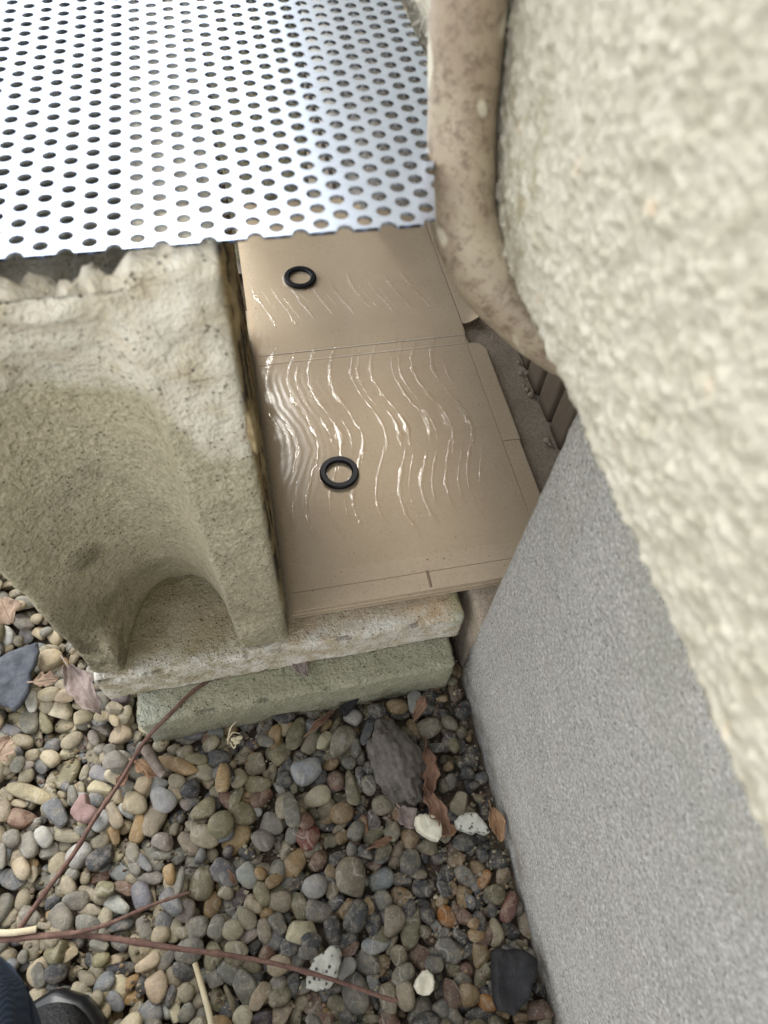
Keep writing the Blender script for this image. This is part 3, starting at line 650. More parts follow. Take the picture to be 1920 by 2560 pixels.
# ------------------------------------------------------------------ pebbles
# x, y, length, width, tilt, colour of every pebble, read tile by tile
TILES = {
(0, 1460, 4.1475): """75 530 210 150 70 w;265 520 190 150 80 n;240 390 200 160 40 g;210 250 150 110 20 b;410 515 140 120 20 b;60 200 180 140 30 t;60 670 180 90 -10 b;520 780 260 180 -25 b;665 800 110 70 60 o;590 870 160 100 0 t;455 920 100 70 -30 g;640 940 160 100 0 g;665 1060 170 130 10 t;800 1110 130 110 30 g;500 1140 230 140 0 b;670 1180 210 150 -5 b;330 1225 200 120 85 w;485 1275 150 130 20 t;635 1315 220 190 0 B;835 1255 150 90 5 t;1060 1220 190 130 70 g;960 1275 150 130 60 t;1250 1175 190 150 -10 u;1200 1290 160 120 20 t;1130 1170 120 80 40 b;1290 1360 200 130 -60 t;1210 1430 150 90 60 b;150 1385 210 130 -10 t;310 1430 230 180 80 g;480 1440 220 110 70 y;660 1450 200 150 -20 b;850 1370 200 140 -30 b;750 1480 130 120 0 B;890 1435 190 130 -45 g;1070 1365 180 100 -10 b;1060 1500 220 140 20 g;100 1530 250 140 5 n;975 1595 160 110 60 p;1245 1565 240 170 -40 b;1400 1590 150 110 -40 g;20 1390 130 130 0 d""",
(0, 1820, 4.1475): """235 150 220 150 5 t;400 110 190 100 80 t;525 145 170 130 70 g;640 80 170 90 -70 t;740 130 240 130 -35 t;845 150 190 140 70 g;720 255 230 130 -30 B;530 320 180 160 30 b;335 285 150 120 -10 t;180 370 180 130 -60 g;210 260 100 80 60 d;60 430 140 120 0 t;290 385 130 70 -10 p;275 490 170 160 0 t;415 400 160 140 40 n;415 555 180 100 70 n;535 520 180 100 -65 t;710 475 330 170 -60 y;640 400 130 80 -50 t;305 675 420 160 20 b;75 700 160 130 50 t;195 785 190 90 5 b;40 860 220 150 80 t;225 940 260 210 20 r;525 690 170 120 60 t;640 690 100 90 0 B;750 690 190 100 80 g;845 620 130 70 80 t;910 600 180 70 80 t;990 320 200 150 60 t;1200 350 240 190 -20 g;860 310 120 110 30 n;875 460 160 80 -70 t;925 510 110 70 50 t;1065 480 260 150 20 n;1055 635 230 160 20 B;990 740 160 150 20 n;1140 230 140 110 -40 g;1400 240 200 140 70 D;1400 450 240 140 30 g;1480 585 210 150 -65 b;1395 780 270 210 20 b;1335 610 140 130 40 g;1215 700 170 130 -70 b;1185 905 260 130 65 t;1310 860 170 120 40 l;1040 960 220 170 -40 l;1300 1020 160 140 -20 b;1440 1040 300 140 -75 o;1600 960 330 200 -70 t;590 900 300 210 60 n;725 990 120 110 30 d;870 1075 210 110 15 g;680 1110 280 150 15 t;665 1210 210 170 -15 t;455 1130 200 160 60 l;310 1050 290 120 -50 g;125 1155 190 170 -30 g;300 1220 240 190 70 g;500 1290 210 160 -20 g;610 1410 240 170 -50 t;830 1310 290 200 -45 l;1045 1340 310 200 -35 D;1040 1180 190 130 -20 t;1190 1130 200 120 80 o;1215 1310 170 110 -50 B;1375 1290 230 130 80 g;1470 1380 270 110 45 n;1540 1270 230 140 60 g;1400 1450 170 120 60 g;1250 1490 220 200 20 n;1560 1560 260 130 0 g;1005 1560 290 140 -15 r;770 1510 170 130 -50 g;220 1445 250 160 60 b;370 1520 170 130 70 t;440 1610 280 130 -15 g;130 1570 240 200 30 n;140 1340 220 180 0 t;340 1390 140 100 30 o;60 1490 130 80 0 d;20 1330 250 80 90 g;430 920 150 80 -50 d""",
(0, 2160, 4.1475): """250 360 240 140 -75 t;120 340 160 130 40 d;100 550 230 130 -45 t;180 620 210 90 -60 t;120 430 120 90 10 t;20 400 200 80 85 g;330 540 230 170 40 g;560 390 220 150 -45 d;720 240 200 150 60 t;780 385 260 190 -5 g;930 310 230 140 25 b;1090 260 180 160 0 y;1280 260 200 150 20 r;1210 420 290 160 30 l;1470 330 280 200 70 n;640 560 260 220 60 g;520 540 160 120 70 o;930 480 260 140 10 t;895 630 240 200 20 g;1095 550 220 140 -70 t;1240 630 300 170 -20 d;450 640 170 70 10 t;1390 690 160 120 60 t;1500 680 250 150 70 g;345 880 220 180 80 t;590 890 290 190 -60 y;790 800 180 150 0 d;1040 840 190 160 40 g;1250 820 180 160 30 d;750 950 200 110 -40 b;270 1030 180 150 -20 d;390 1150 240 150 80 g;590 1130 220 200 0 d;750 1130 160 90 85 t;960 1000 190 150 20 d;1210 990 300 110 -25 b;1440 870 280 230 60 t;1250 1110 320 160 -15 D;1080 1240 260 170 -40 n;1530 1030 280 130 -30 b;1340 1240 250 110 -40 o;1480 1260 180 130 80 d;900 1190 200 150 40 t;830 1350 250 220 70 t;980 1410 180 140 -50 t;550 1270 150 100 20 d;660 1330 200 120 -20 d;1375 1390 230 150 -10 o;1200 1430 220 170 50 n;1040 1540 190 190 0 t;1205 1590 160 130 -30 o;1430 1540 230 190 -50 t;1560 1540 270 230 -30 n;860 1010 200 90 70 t""",
(340, 1760, 4.1475): """500 370 240 130 20 g;610 300 260 140 0 n;830 270 180 150 70 n;960 260 180 150 0 o;1170 190 180 170 0 d;1340 220 220 140 -70 g;1540 130 240 140 0 D;1440 310 190 120 -80 o;1550 270 160 120 -80 b;400 470 140 110 10 t;510 500 170 130 -30 t;640 460 140 100 0 d;780 410 190 130 -40 t;890 410 150 100 -50 y;860 570 240 180 -5 d;1190 430 270 120 -15 u;1350 380 160 120 10 g;1110 550 230 140 -35 t;1000 490 120 100 0 d;630 570 220 120 10 y;440 650 430 170 25 o;430 800 180 140 20 t;720 700 190 170 30 t;905 760 280 140 -85 o;1060 775 190 160 -50 b;1250 640 250 230 -40 t;1410 690 220 100 -80 t;1490 510 240 190 -40 y;1260 830 270 170 0 y;1550 780 200 180 0 d;1490 880 160 80 45 l;230 840 200 150 -40 l;560 880 200 170 -20 D;600 1000 180 130 40 d;285 980 270 240 60 l;70 830 200 140 -60 b;50 1030 220 150 60 t;520 1040 130 110 30 p;440 1190 190 130 -35 D;195 1210 340 200 -75 t;420 1320 160 100 -20 t;280 1430 210 180 10 p;130 1510 230 150 65 g;700 1100 270 180 -25 y;650 1190 180 100 20 t;800 1010 190 150 40 n;940 980 190 160 30 r;1040 990 270 120 -75 y;1120 1140 240 220 20 y;890 1240 280 240 -40 y;720 1370 280 220 20 t;550 1450 260 170 50 t;1050 1400 330 210 -40 o;1310 960 260 170 -35 r;1250 1110 130 90 30 l;1410 1240 240 210 20 g;1310 1410 230 210 30 g;1590 1090 340 180 75 g;1450 1390 160 130 0 g;590 1270 170 120 30 t;450 1570 210 140 -30 g;630 1620 250 150 0 g;1150 1540 180 140 30 d;1220 1620 220 120 -20 g;1560 1530 230 110 -75 t;780 1560 140 150 0 t;300 1560 200 110 -10 g""",
(340, 2160, 4.1475): """920 90 310 240 40 n;1160 120 250 210 60 l;1290 95 140 120 50 o;1430 170 200 120 -30 o;350 110 200 120 80 o;455 170 280 80 -82 g;280 260 220 110 -25 g;370 400 270 190 50 n;690 200 330 230 -75 y;560 100 150 120 0 g;790 430 270 160 -80 o;525 480 240 180 -70 p;955 450 270 130 60 g;980 230 220 130 20 y;1085 340 220 150 -50 u;1305 310 260 160 70 y;1230 440 180 130 40 b;1150 550 260 170 60 t;1490 390 230 210 0 t;1360 510 150 130 -30 o;1335 690 240 140 80 t;1480 640 240 170 60 g;645 660 240 220 -20 g;840 650 240 160 -70 g;490 710 160 130 10 t;1000 680 220 210 0 t;1160 745 240 130 -25 p;410 680 270 120 -75 t;270 650 310 180 -70 n;550 900 310 240 -30 g;1240 850 160 130 -40 d;1040 880 230 170 10 t;800 950 300 200 -75 y;970 1110 250 220 30 g;1180 1050 220 140 20 y;1490 1040 250 200 -20 b;1350 920 180 150 -40 r;330 990 260 120 -50 g;480 1120 230 190 30 d;390 1160 240 150 65 t;220 1270 310 220 75 b;600 1230 220 170 60 t;520 1330 190 150 -60 t;640 1420 210 150 -60 t;810 1190 230 200 50 g;860 1410 280 170 70 y;1120 1280 340 260 60 g;1480 1240 200 170 -60 g;1290 1390 320 170 -60 b;1490 1370 230 190 -20 y;1110 1580 230 200 -60 B;1520 1540 300 190 -75 b;370 1370 250 110 -75 d;400 1540 260 130 80 B;520 1540 200 170 -30 g;680 1580 180 120 -80 g;1310 1600 220 180 0 u;1600 850 200 200 0 d;1620 1230 260 160 80 d;985 1420 330 70 70 y""",
(700, 1720, 4.1475): """170 460 330 170 -70 y;60 440 160 110 -75 b;320 570 230 150 -60 t;465 555 200 130 -60 B;640 550 350 230 -55 t;570 400 200 70 -60 y;480 390 150 90 -50 o;755 310 180 150 20 l;375 240 210 140 -20 g;555 190 120 90 0 t;900 130 150 100 0 o;1175 65 160 90 5 l;1210 195 220 150 5 o;1390 140 220 180 80 l;1540 80 180 160 20 D;1000 240 190 160 30 d;840 230 160 80 80 d;790 620 210 110 80 g;715 780 140 130 30 g;825 750 170 100 80 g;910 440 300 100 -70 n;280 860 300 240 -25 L;530 810 190 120 -20 o;585 970 200 170 70 r;740 1030 340 130 80 y;925 1010 200 150 80 g;430 940 170 130 -50 d;385 1120 280 200 -15 B;200 1020 120 90 20 g;110 1260 340 200 70 g;490 1250 200 150 -40 y;635 1295 250 210 -25 o;820 1290 180 140 -40 d;1075 1200 240 200 -20 t;1220 1310 220 120 60 o;880 1420 180 60 80 O;970 1360 220 130 80 u;460 1420 230 140 10 d;620 1440 190 70 -40 b;290 1540 250 230 -40 R;790 1480 220 160 -60 g;965 1530 220 140 -25 y;1165 1490 190 170 60 t;1350 1550 220 180 60 o;500 1580 190 140 10 y;650 1550 150 130 -30 o;130 1520 200 140 -70 g;350 1300 160 120 40 y;260 1370 170 150 50 r;1550 410 220 190 -20 t;1500 600 180 130 70 g;1390 440 220 110 60 o;1240 300 200 110 0 d;400 690 200 110 10 D;230 690 130 100 40 d;140 690 150 80 -60 r;80 790 160 120 80 d;840 930 230 100 80 D;630 1130 170 120 0 y;940 840 150 120 30 d;790 420 120 80 70 o""",
(700, 2100, 4.1475): """740 390 400 290 88 t;150 240 330 210 -50 o;400 220 220 160 -60 r;140 430 280 190 -20 g;360 480 250 230 -20 l;540 505 220 130 85 b;205 690 280 180 65 y;400 740 260 220 10 g;240 960 330 250 5 B;110 1130 250 190 40 d;550 940 300 170 80 d;790 790 320 210 -65 d;710 700 240 140 -50 o;910 680 170 110 70 o;700 1030 210 130 -20 d;735 1130 210 120 -35 r;955 860 240 170 -80 D;1170 840 300 230 80 t;1365 890 440 180 -80 y;1050 410 260 210 -30 L;1285 420 190 140 10 d;1350 220 260 210 -70 g;1220 150 300 130 -70 b;1065 620 200 170 60 g;1270 600 240 200 20 o;1490 490 220 200 0 D;1480 680 200 140 60 d;590 650 200 130 -30 D;750 110 180 110 -85 g;890 130 160 170 0 d;1070 120 200 130 -40 y;600 190 170 130 -20 d;350 100 180 130 -30 t;60 110 220 100 -75 g;975 260 160 110 0 r;995 1080 280 180 -20 l;910 1280 260 220 30 g;1160 1080 220 70 -65 b;1230 1200 210 170 70 y;1060 1300 220 140 -65 o;1460 1210 270 220 30 r;1550 1000 230 140 60 r;1600 870 200 90 50 l;690 1350 270 150 -65 w;1280 1390 250 180 -35 t;1300 1620 310 200 80 b;1125 1660 340 170 80 t;980 1500 260 130 65 l;790 1600 400 260 75 g;175 1470 330 180 -80 d;395 1760 420 230 50 r;60 1770 260 150 -70 b;170 1800 250 120 -85 t;50 1280 210 150 20 o;50 1590 200 120 -40 o;710 1840 200 160 40 d;1250 1800 110 100 0 o;980 1650 230 90 60 d;960 1860 190 120 0 y;1460 1790 300 280 -40 g;1100 1400 180 120 -30 D;600 1690 200 170 20 y;1600 1290 180 170 0 g;1360 1190 190 100 75 r;330 1060 200 200 0 D;300 1170 200 140 0 d;570 1540 200 100 -10 d;1430 350 180 100 10 t;1610 660 200 90 -75 o;60 780 200 110 60 d;30 620 180 150 0 r;540 330 150 120 40 o;1530 70 210 170 0 y;1390 20 160 130 0 o;1620 1430 130 120 0 g;1640 170 180 160 0 u;25 900 220 120 70 g""",
(1040, 1700, 2.572): """130 60 50 50 0 O;240 80 120 90 70 r;200 400 130 110 -40 u;215 280 120 80 40 t;300 300 100 60 -70 t;335 360 80 50 80 o;350 510 160 110 -75 d;345 660 150 80 80 D;215 655 100 85 -60 g;210 520 110 70 10 y;285 790 155 120 -70 b;445 790 95 85 0 d;305 1030 145 130 0 d;180 1010 100 80 20 y;70 1060 110 100 -20 y;150 1120 150 110 -30 d;260 1150 110 90 -20 o;510 1150 140 130 -10 d;395 1040 100 60 -80 g;430 1100 80 50 -80 d;390 1210 100 95 0 o;560 1270 150 100 -65 b;440 1280 120 70 -60 O;320 1265 170 100 45 g;185 1260 130 95 -50 D;220 1345 120 90 -70 o;305 1405 150 95 -85 o;400 1420 150 75 80 D;510 1375 140 120 20 y;130 1430 150 75 -65 y;600 1460 190 90 -70 R;200 1525 150 105 50 O;320 1530 110 90 30 r;370 1570 80 80 0 o;470 1490 90 75 0 r;390 1640 105 90 0 o;515 1625 180 100 85 b;600 1610 130 90 40 D;690 1570 205 80 75 B;285 1650 130 75 40 D;215 1740 180 120 40 g;415 1760 160 105 80 o;640 1700 140 75 5 y;745 1770 110 75 40 D;320 1875 110 90 60 R;435 1905 180 110 -65 y;340 2025 160 130 50 o;455 2080 120 110 10 O;230 2020 200 120 70 r;135 1850 170 130 60 g;800 1990 100 90 20 D;790 2120 160 130 -10 r;170 2130 150 110 70 g;420 2160 190 120 10 d;670 2170 100 80 0 o;560 2150 100 60 30 o"""}
TINT = dict(t=(.27, .235, .17), b=(.40, .335, .235), B=(.52, .46, .335), w=(.66, .64, .58), g=(.195, .183, .147), d=(.055, .056, .058),
            D=(.026, .031, .045), n=(.150, .158, .168), o=(.31, .21, .11), O=(.36, .165, .05), r=(.175, .10, .07), R=(.17, .055, .04),
            p=(.30, .225, .175), y=(.185, .165, .10), u=(.085, .068, .075), l=(.39, .39, .345), L=(.33, .37, .39))
CNAME = dict(t='tan', b='beige', B='pale cream', w='white', g='grey', d='dark grey', D='near-black', n='blue-grey', o='ochre brown', O='orange',
             r='reddish brown', R='deep red', p='pinkish', y='olive brown', u='purplish dark', l='light grey', L='pale blue-grey')
for k_ in TINT:                                  # a touch deeper and richer
    v_ = np.array(TINT[k_]); g_ = v_.mean(); TINT[k_] = tuple(np.clip((g_ + (v_ - g_) * (.62 if k_ in 'nLlpD' else 1.0 if k_ == 'g' else 1.25)) * (.86 if g_ < .5 else .95), .01, .8))
PEBS = []
for (ox, oy, sc), txt in TILES.items():
    for ent in txt.split(';'):
        a = ent.split(); x, y, w, h, ang = [float(q) for q in a[:5]]
        PEBS.append([ox + x / sc, oy + y / sc, w / sc, h / sc, ang, a[5]])
# drop the same pebble read twice in overlapping tiles
keep = []
for p in PEBS:
    if all(math.hypot(p[0] - q[0], p[1] - q[1]) > 0.45 * min(p[3], q[3]) + 4 for q in keep): keep.append(p)
PEBS = keep

def ico(sub):
    bm = bmesh.new(); bmesh.ops.create_icosphere(bm, subdivisions=sub, radius=1.0)
    V = np.array([v.co[:] for v in bm.verts]); T = np.array([[v.index for v in f.verts] for f in bm.faces]); bm.free(); return V, T
ICO3, ICO2 = ico(4), ico(3)
def pebble_shape(V, k):
    r = np.random.default_rng(100 + k); e = r.uniform(2.0, 2.7)
    l = (np.abs(V) ** e).sum(1) ** (1 / e); W = V / l[:, None]
    W = W * (1 + r.uniform(.10, .24) * fbm(V, 0.75, 2, k * 5.3))[:, None]
    W[:, 1] *= 1 + r.uniform(-.28, .28) * W[:, 0]               # egg shape
    W[:, 2] *= 1 + r.uniform(-.2, .2) * W[:, 1]
    W[:, 1] += r.uniform(-.16, .16) * (W[:, 0] ** 2 - .4)        # slight bend
    nf, l0, l1 = (int(r.integers(5, 9)), .55, .80) if k % 4 == 1 else (int(r.integers(0, 4)), .70, .88)
    for _ in range(nf):                                          # worn or broken flats
        n = r.normal(size=3); n /= np.linalg.norm(n); d = W @ n; lim = r.uniform(l0, l1)
        W = W - np.where(d > lim, (d - lim) * .75, 0)[:, None] * n
    W += 0.02 * (fbm(V, 3, 2, k))[:, None] * V
    return W / np.abs(W).max(0)
NVAR = 26
PMESH = [mesh_np('pebble', pebble_shape(ICO3[0], k), None, ICO3[1]) for k in range(NVAR)]
PLOW = [pebble_shape(ICO2[0], k) for k in range(NVAR)]
for me in PMESH: me.materials.append(M_PEB)

# settle the stones on a height map, largest-hidden first
HX0, HY0, HS = -0.75, -0.55, 0.002
HM = np.full((480, 800), 0.005)
def settle(cx, cy, a, b, c, th, soft):
    """rest an ellipsoid (half axes a b c, turned th) on the height map; returns centre z and raises the map"""
    R = max(a, b); i0, i1 = int((cx - R - HX0) / HS), int((cx + R - HX0) / HS) + 2; j0, j1 = int((cy - R - HY0) / HS), int((cy + R - HY0) / HS) + 2
    i0, j0 = max(i0, 0), max(j0, 0); i1, j1 = min(i1, HM.shape[0]), min(j1, HM.shape[1])
    if i1 <= i0 + 1 or j1 <= j0 + 1: return None
    xs = HX0 + HS * np.arange(i0, i1)[:, None] - cx; ys_ = HY0 + HS * np.arange(j0, j1)[None, :] - cy
    u = (xs * math.cos(th) + ys_ * math.sin(th)) / a; v = (-xs * math.sin(th) + ys_ * math.cos(th)) / b
    q = 1 - u * u - v * v; m = q > 0
    if not m.any(): return None
    hh = c * np.sqrt(np.maximum(q, 0)); sub = HM[i0:i1, j0:j1]
    need = (sub + hh)[m]; z = np.quantile(need, soft)
    sub[m] = np.maximum(sub[m], (z + hh)[m]); return z
def blocked(x, y, m=0.0):
    return (x > 0.154 - m) or (-0.150 - m < x < 0.139 and y > 0.188 - m)
pick = lambda r, s: s[r.integers(0, len(s))]
fill = []                                   # x y a b c th tint variant z
fr = np.random.default_rng(21)
KEYS = 'ttttbbggggggddDnnooyyyyrlul'
def shade_wet(x, y): return float(1.20 - 0.66 * sstep(-0.20, 0.06, x + 0.25 * (0.1 - y)))      # light fall-off painted into the tints: lit left, shaded and damp by the wall
def add_fill(x, y, s, soft, keys=KEYS):
    asp = fr.uniform(.58, .92); a = s; b = s * asp; c = s * asp * fr.uniform(.55, .85); th = fr.uniform(0, math.pi)
    z = settle(x, y, a, b, c, th, soft)
    if z is None: return
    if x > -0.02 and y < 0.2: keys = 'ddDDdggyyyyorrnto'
    elif x < -0.12: keys = 'tttbbgggttBlyn'
    k = keys[fr.integers(0, len(keys))]; tint = np.array(TINT[k]) * fr.uniform(.75, 1.15) * shade_wet(x, y)
    fill.append((x, y, a, b, c, th, tint, fr.integers(0, NVAR), z))
# bed layer
for _ in range(5200):
    x, y = fr.uniform(-0.62, 0.158), fr.uniform(-0.42, 0.85)
    if blocked(x, y, 0.004): continue
    i, j = int((x - HX0) / HS), int((y - HY0) / HS)
    if HM[i, j] > 0.0085: continue
    add_fill(x, y, fr.uniform(.0065, .0115), .75, KEYS)
def image_xy(x, y, z):
    c = RM.T @ np.array([x, y, z - CAMZ]); return 960 + FPX * c[0] / c[2], 1280 + FPX * c[1] / c[2]
placed = []
order = sorted(range(len(PEBS)), key=lambda k: PEBS[k][2] * PEBS[k][3] * (1 + 0.3 * random.random()))
for k in order:
    px, py, w, h, ang, key = PEBS[k]; zg = 0.022
    for it in range(2):
        ca, sa = math.cos(math.radians(ang)), math.sin(math.radians(ang))
        c0 = onz(px, py, zg); e = [onz(px + s * ca * w / 2, py + s * sa * w / 2, zg) for s in (-1, 1)]
        f = [onz(px - s * sa * h / 2, py + s * ca * h / 2, zg) for s in (-1, 1)]
        A = np.linalg.norm(e[1] - e[0]) / 2 * 1.13; B = np.linalg.norm(f[1] - f[0]) / 2 * 1.13
        th = math.atan2(e[1][1] - e[0][1], e[1][0] - e[0][0])
        C = min(A, B) * fr.uniform(.52, .72)
        if it == 0:
            sv = HM.copy(); z = settle(c0[0], c0[1], A, B, C, th, .55); HM[:] = sv
            if z is None: break
            zg = min(z, 0.036)
        else: z = settle(c0[0], c0[1], A, B, C, th, .55)
    if z is None: continue
    placed.append(dict(x=c0[0], y=c0[1], z=min(z, 0.038), a=A, b=B, c=C, th=th, key=key, px=px, py=py, area=w * h, asp=min(A, B) / max(A, B)))
# where no stone was read (edges of the frame, beyond it), fill the top layer
for _ in range(9000):
    x, y = fr.uniform(-0.62, 0.15), fr.uniform(-0.42, 0.85)
    if blocked(x, y, 0.009): continue
    i, j = int((x - HX0) / HS), int((y - HY0) / HS)
    qx, qy = image_xy(x, y, 0.022)
    inside = -10 < qx < 1400 and 1440 < qy < 2570
    s = fr.uniform(.005, .008) if inside else fr.uniform(.009, .0155)
    if HM[max(i - 2, 0):i + 3, max(j - 2, 0):j + 3].mean() > (0.011 if inside else 0.020): continue
    add_fill(x, y, s, .6)

# soil crumbs and grit lodged in the gaps
GV, GT = ico(1); gv, gt, gc, gn = [], [], [], 0
for _ in range(9000):
    x, y = fr.uniform(-0.36, 0.155), fr.uniform(-0.16, 0.30)
    if blocked(x, y, 0.0): continue
    i, j = int((x - HX0) / HS), int((y - HY0) / HS); hz = HM[i, j]
    if hz > 0.0155: continue
    s = fr.uniform(.0007, .0024); W = GV * (1 + .5 * fr.normal(size=(len(GV), 1)) * .4) * np.array([s, s * fr.uniform(.6, 1), s * .7])
    gv.append(W + np.array([x, y, hz + s * .1])); gt.append(GT + gn); gn += len(GV)
    gc.append(np.tile(np.append(np.array(TINT['tyortB'[fr.integers(0, 6)]]) * fr.uniform(.4, .9), 1), (len(GV), 1)))
me = mesh_np('soil_grit', np.vstack(gv), None, np.vstack(gt), smooth=False)
at_ = me.color_attributes.new('tint', 'FLOAT_COLOR', 'POINT'); at_.data.foreach_set('color', np.vstack(gc).astype(np.float32).ravel())
tag(obj('soil_grit', me, M_PEBF), 'brown soil crumbs and grit lodged between the pebbles', 'grit', kind='stuff')

# the 300 that show largest are objects of their own, the others join the mass
placed.sort(key=lambda p: -p['area'])
single, rest = placed[:290], placed[290:]
for p in rest:
    fill.append((p['x'], p['y'], p['a'], p['b'], p['c'], p['th'], np.array(TINT[p['key']]) * shade_wet(p['x'], p['y']) * random.uniform(.85, 1.12), random.randrange(NVAR), p['z']))
VV, TT, CC = [], [], []; nb_ = 0
for (x, y, a, b, c, th, tint, var, z) in fill:
    W = PLOW[var] * np.array([a, b, c]); tl = Matrix.Rotation(random.uniform(-.25, .25), 3, 'X') @ Matrix.Rotation(random.uniform(-.2, .2), 3, 'Y')
    W = W @ np.array(Matrix.Rotation(th, 3, 'Z') @ tl).T + np.array([x, y, z])
    VV.append(W); TT.append(ICO2[1] + nb_); CC.append(np.tile(np.append(tint, 1), (len(W), 1))); nb_ += len(W)
me = mesh_np('pebble_bed', np.vstack(VV), None, np.vstack(TT))
at_ = me.color_attributes.new('tint', 'FLOAT_COLOR', 'POINT'); at_.data.foreach_set('color', np.vstack(CC).astype(np.float32).ravel())
tag(obj('pebble_bed', me, M_PEBF), 'mixed small river pebbles filling the ground between the larger ones', 'pebbles', kind='stuff')

# ------------------------------------------------------------------ odd stones
LAND = {}
def stone(name, V, T, mat, label, cat, pos, land=None, Q=None, smooth=True):
    V = np.array(V); o = obj(name, mesh_np(name, V, Q, T, smooth), mat); o.location = pos; tag(o, label, cat)
    if land: LAND[land] = image_xy(*pos)
    return o
def prism_stone(outline_px, z, th, seed, rough=0.0012, bevel=0.25):
    """flat stone from an outline seen from above: dense rings, rounded rim, uneven faces"""
    z = z + 0.018; pts = np.array([onz(px, py, z + th)[:2] for px, py in outline_px]); c = pts.mean(0)
    n = 72; P_ = np.vstack([pts, pts[:1]]); L_ = np.concatenate([[0], np.cumsum(np.linalg.norm(np.diff(P_, axis=0), axis=1))])
    u = np.linspace(0, L_[-1], n, endpoint=False); ring_ = np.stack([np.interp(u, L_, P_[:, k]) for k in (0, 1)], 1)
    prof_ = [(0.0, 1), (.3, 1), (.6, 1), (.82, 1), (.95, .93), (1.0, .6), (1.0, .25), (.9, 0)]
    V = []
    for s, hz in prof_:
        for k in range(n):
            q = c + (ring_[k] - c) * max(s, .02); V.append((q[0] - c[0], q[1] - c[1], hz * th))
    V = np.array(V); m_ = len(prof_)
    W = V + np.append(c, z); V[:, 2] += th * 0.35 * fbm(W, 45, 3, seed) * (V[:, 2] > th * .5)
    V[:, :2] += rough * np.stack([fbm(W, 160, 3, seed), fbm(W, 160, 3, seed + 9)], 1)
    Q = np.array([(i*n+k, (i+1)*n+k, (i+1)*n+(k+1)%n, i*n+(k+1)%n) for i in range(m_-1) for k in range(n)])
    return V, Q, (c[0], c[1], z)
def outline_stone(name, px, z, th, mat, label, land, seed, rough=0.0012):
    V, Q, pos = prism_stone(px, z, th, seed, rough); return stone(name, V, None, mat, label, 'stone', pos, land, Q)
HEART = [(212, 1982), (216, 1998), (218, 2010), (228, 2012), (240, 2022), (242, 2034), (232, 2046), (215, 2055), (196, 2056), (180, 2046), (171, 2032), (173, 2020), (182, 2008), (193, 1992), (202, 1983)]
outline_stone('heart_stone', HEART, 0.010, 0.013, M_HEART, 'pink heart-shaped stone with a notch in one side', 'the pink heart-shaped stone', 2, .0004)
SLATE_L = [(0, 1640), (20, 1628), (48, 1618), (92, 1602), (95, 1628), (88, 1660), (74, 1682), (76, 1705), (66, 1735), (48, 1765), (32, 1778), (22, 1768), (0, 1760), (-40, 1740), (-55, 1690)]
outline_stone('slate_shard', SLATE_L, 0.016, 0.006, M_SLATEB, 'jagged blue-grey slate shard lying left of the block', 'the jagged blue-grey slate shard', 5)
SLATE_R = [(1236, 2378), (1252, 2370), (1275, 2376), (1300, 2372), (1318, 2378), (1342, 2392), (1350, 2410), (1346, 2440), (1332, 2475), (1330, 2500), (1305, 2525), (1290, 2545), (1272, 2533), (1250, 2530), (1240, 2500), (1237, 2440)]
outline_stone('slate_slab', SLATE_R, 0.004, 0.022, M_SLATE, 'big black slate slab wedged against the grey foundation', 'the big black slate slab', 7, .0008)
PUM = [(846, 2366), (853, 2380), (853, 2410), (846, 2428), (846, 2440), (832, 2462), (818, 2474), (796, 2476), (788, 2482), (766, 2472), (764, 2450), (778, 2410), (784, 2396), (800, 2388), (812, 2378), (830, 2364)]
outline_stone('porous_stone', PUM, 0.008, 0.016, M_PUMICE, 'pitted pale porous stone lying under the long red twig', 'the pitted porous stone', 9, .0018)
PW = [(1137, 2052), (1150, 2038), (1172, 2028), (1190, 2032), (1208, 2045), (1222, 2068), (1226, 2080), (1214, 2084), (1198, 2078), (1184, 2083), (1165, 2078), (1145, 2070)]
outline_stone('chipped_stone', PW, 0.006, 0.014, M_PUMICE, 'chipped grey-white stone by the foundation, right of the cream stone', 'the chipped grey-white stone', 12, .0016)
CR = [(1040, 2042), (1048, 2034), (1072, 2034), (1092, 2036), (1103, 2050), (1107, 2072), (1106, 2090), (1098, 2102), (1082, 2098), (1062, 2088), (1045, 2074), (1038, 2058)]
outline_stone('cream_stone', CR, 0.006, 0.018, M_CREAM, 'smooth cream-white stone below the big dark rock', 'the smooth cream-white stone', 14, .0005)
CR2 = [(1060, 2428), (1072, 2426), (1084, 2438), (1089, 2455), (1086, 2475), (1076, 2490), (1062, 2492), (1046, 2486), (1037, 2468), (1042, 2452), (1050, 2440)]
outline_stone('cream_stone', CR2, 0.008, 0.016, M_CREAM, 'spotted cream-white stone just right of the twig tip', 'the spotted cream-white stone', 16, .0005)
SL2 = [(848, 1762), (900, 1742), (882, 1770), (862, 1790), (852, 1780)]
outline_stone('slate_chip', SL2, 0.004, 0.006, M_SLATE, 'small dark slate chip poking out from under the lower slab', None, 18, .0004)
# lumpy rock
p0 = onz(990, 1905, 0.028); V, T = ico(5); V = V.copy()
V = V * (1 + .30 * fbm(V, 1.5, 2, 3) + .16 * fbm(V, 4.5, 3, 6) + .05 * fbm(V, 13, 3, 9))[:, None]
e1 = onz(955, 1815, .028); e2 = onz(1035, 2005, .028); Ln = np.linalg.norm(e2 - e1) / 2; th = math.atan2(e2[1] - e1[1], e2[0] - e1[0])
V = (V * np.array([Ln * 1.03, Ln * .60, .021])) @ np.array(Matrix.Rotation(th, 3, 'Z')).T
stone('rock', V, T, M_ROCK, 'big dark lumpy rock lying in front of the lower slab', 'rock', tuple(p0), 'the big dark lumpy rock')

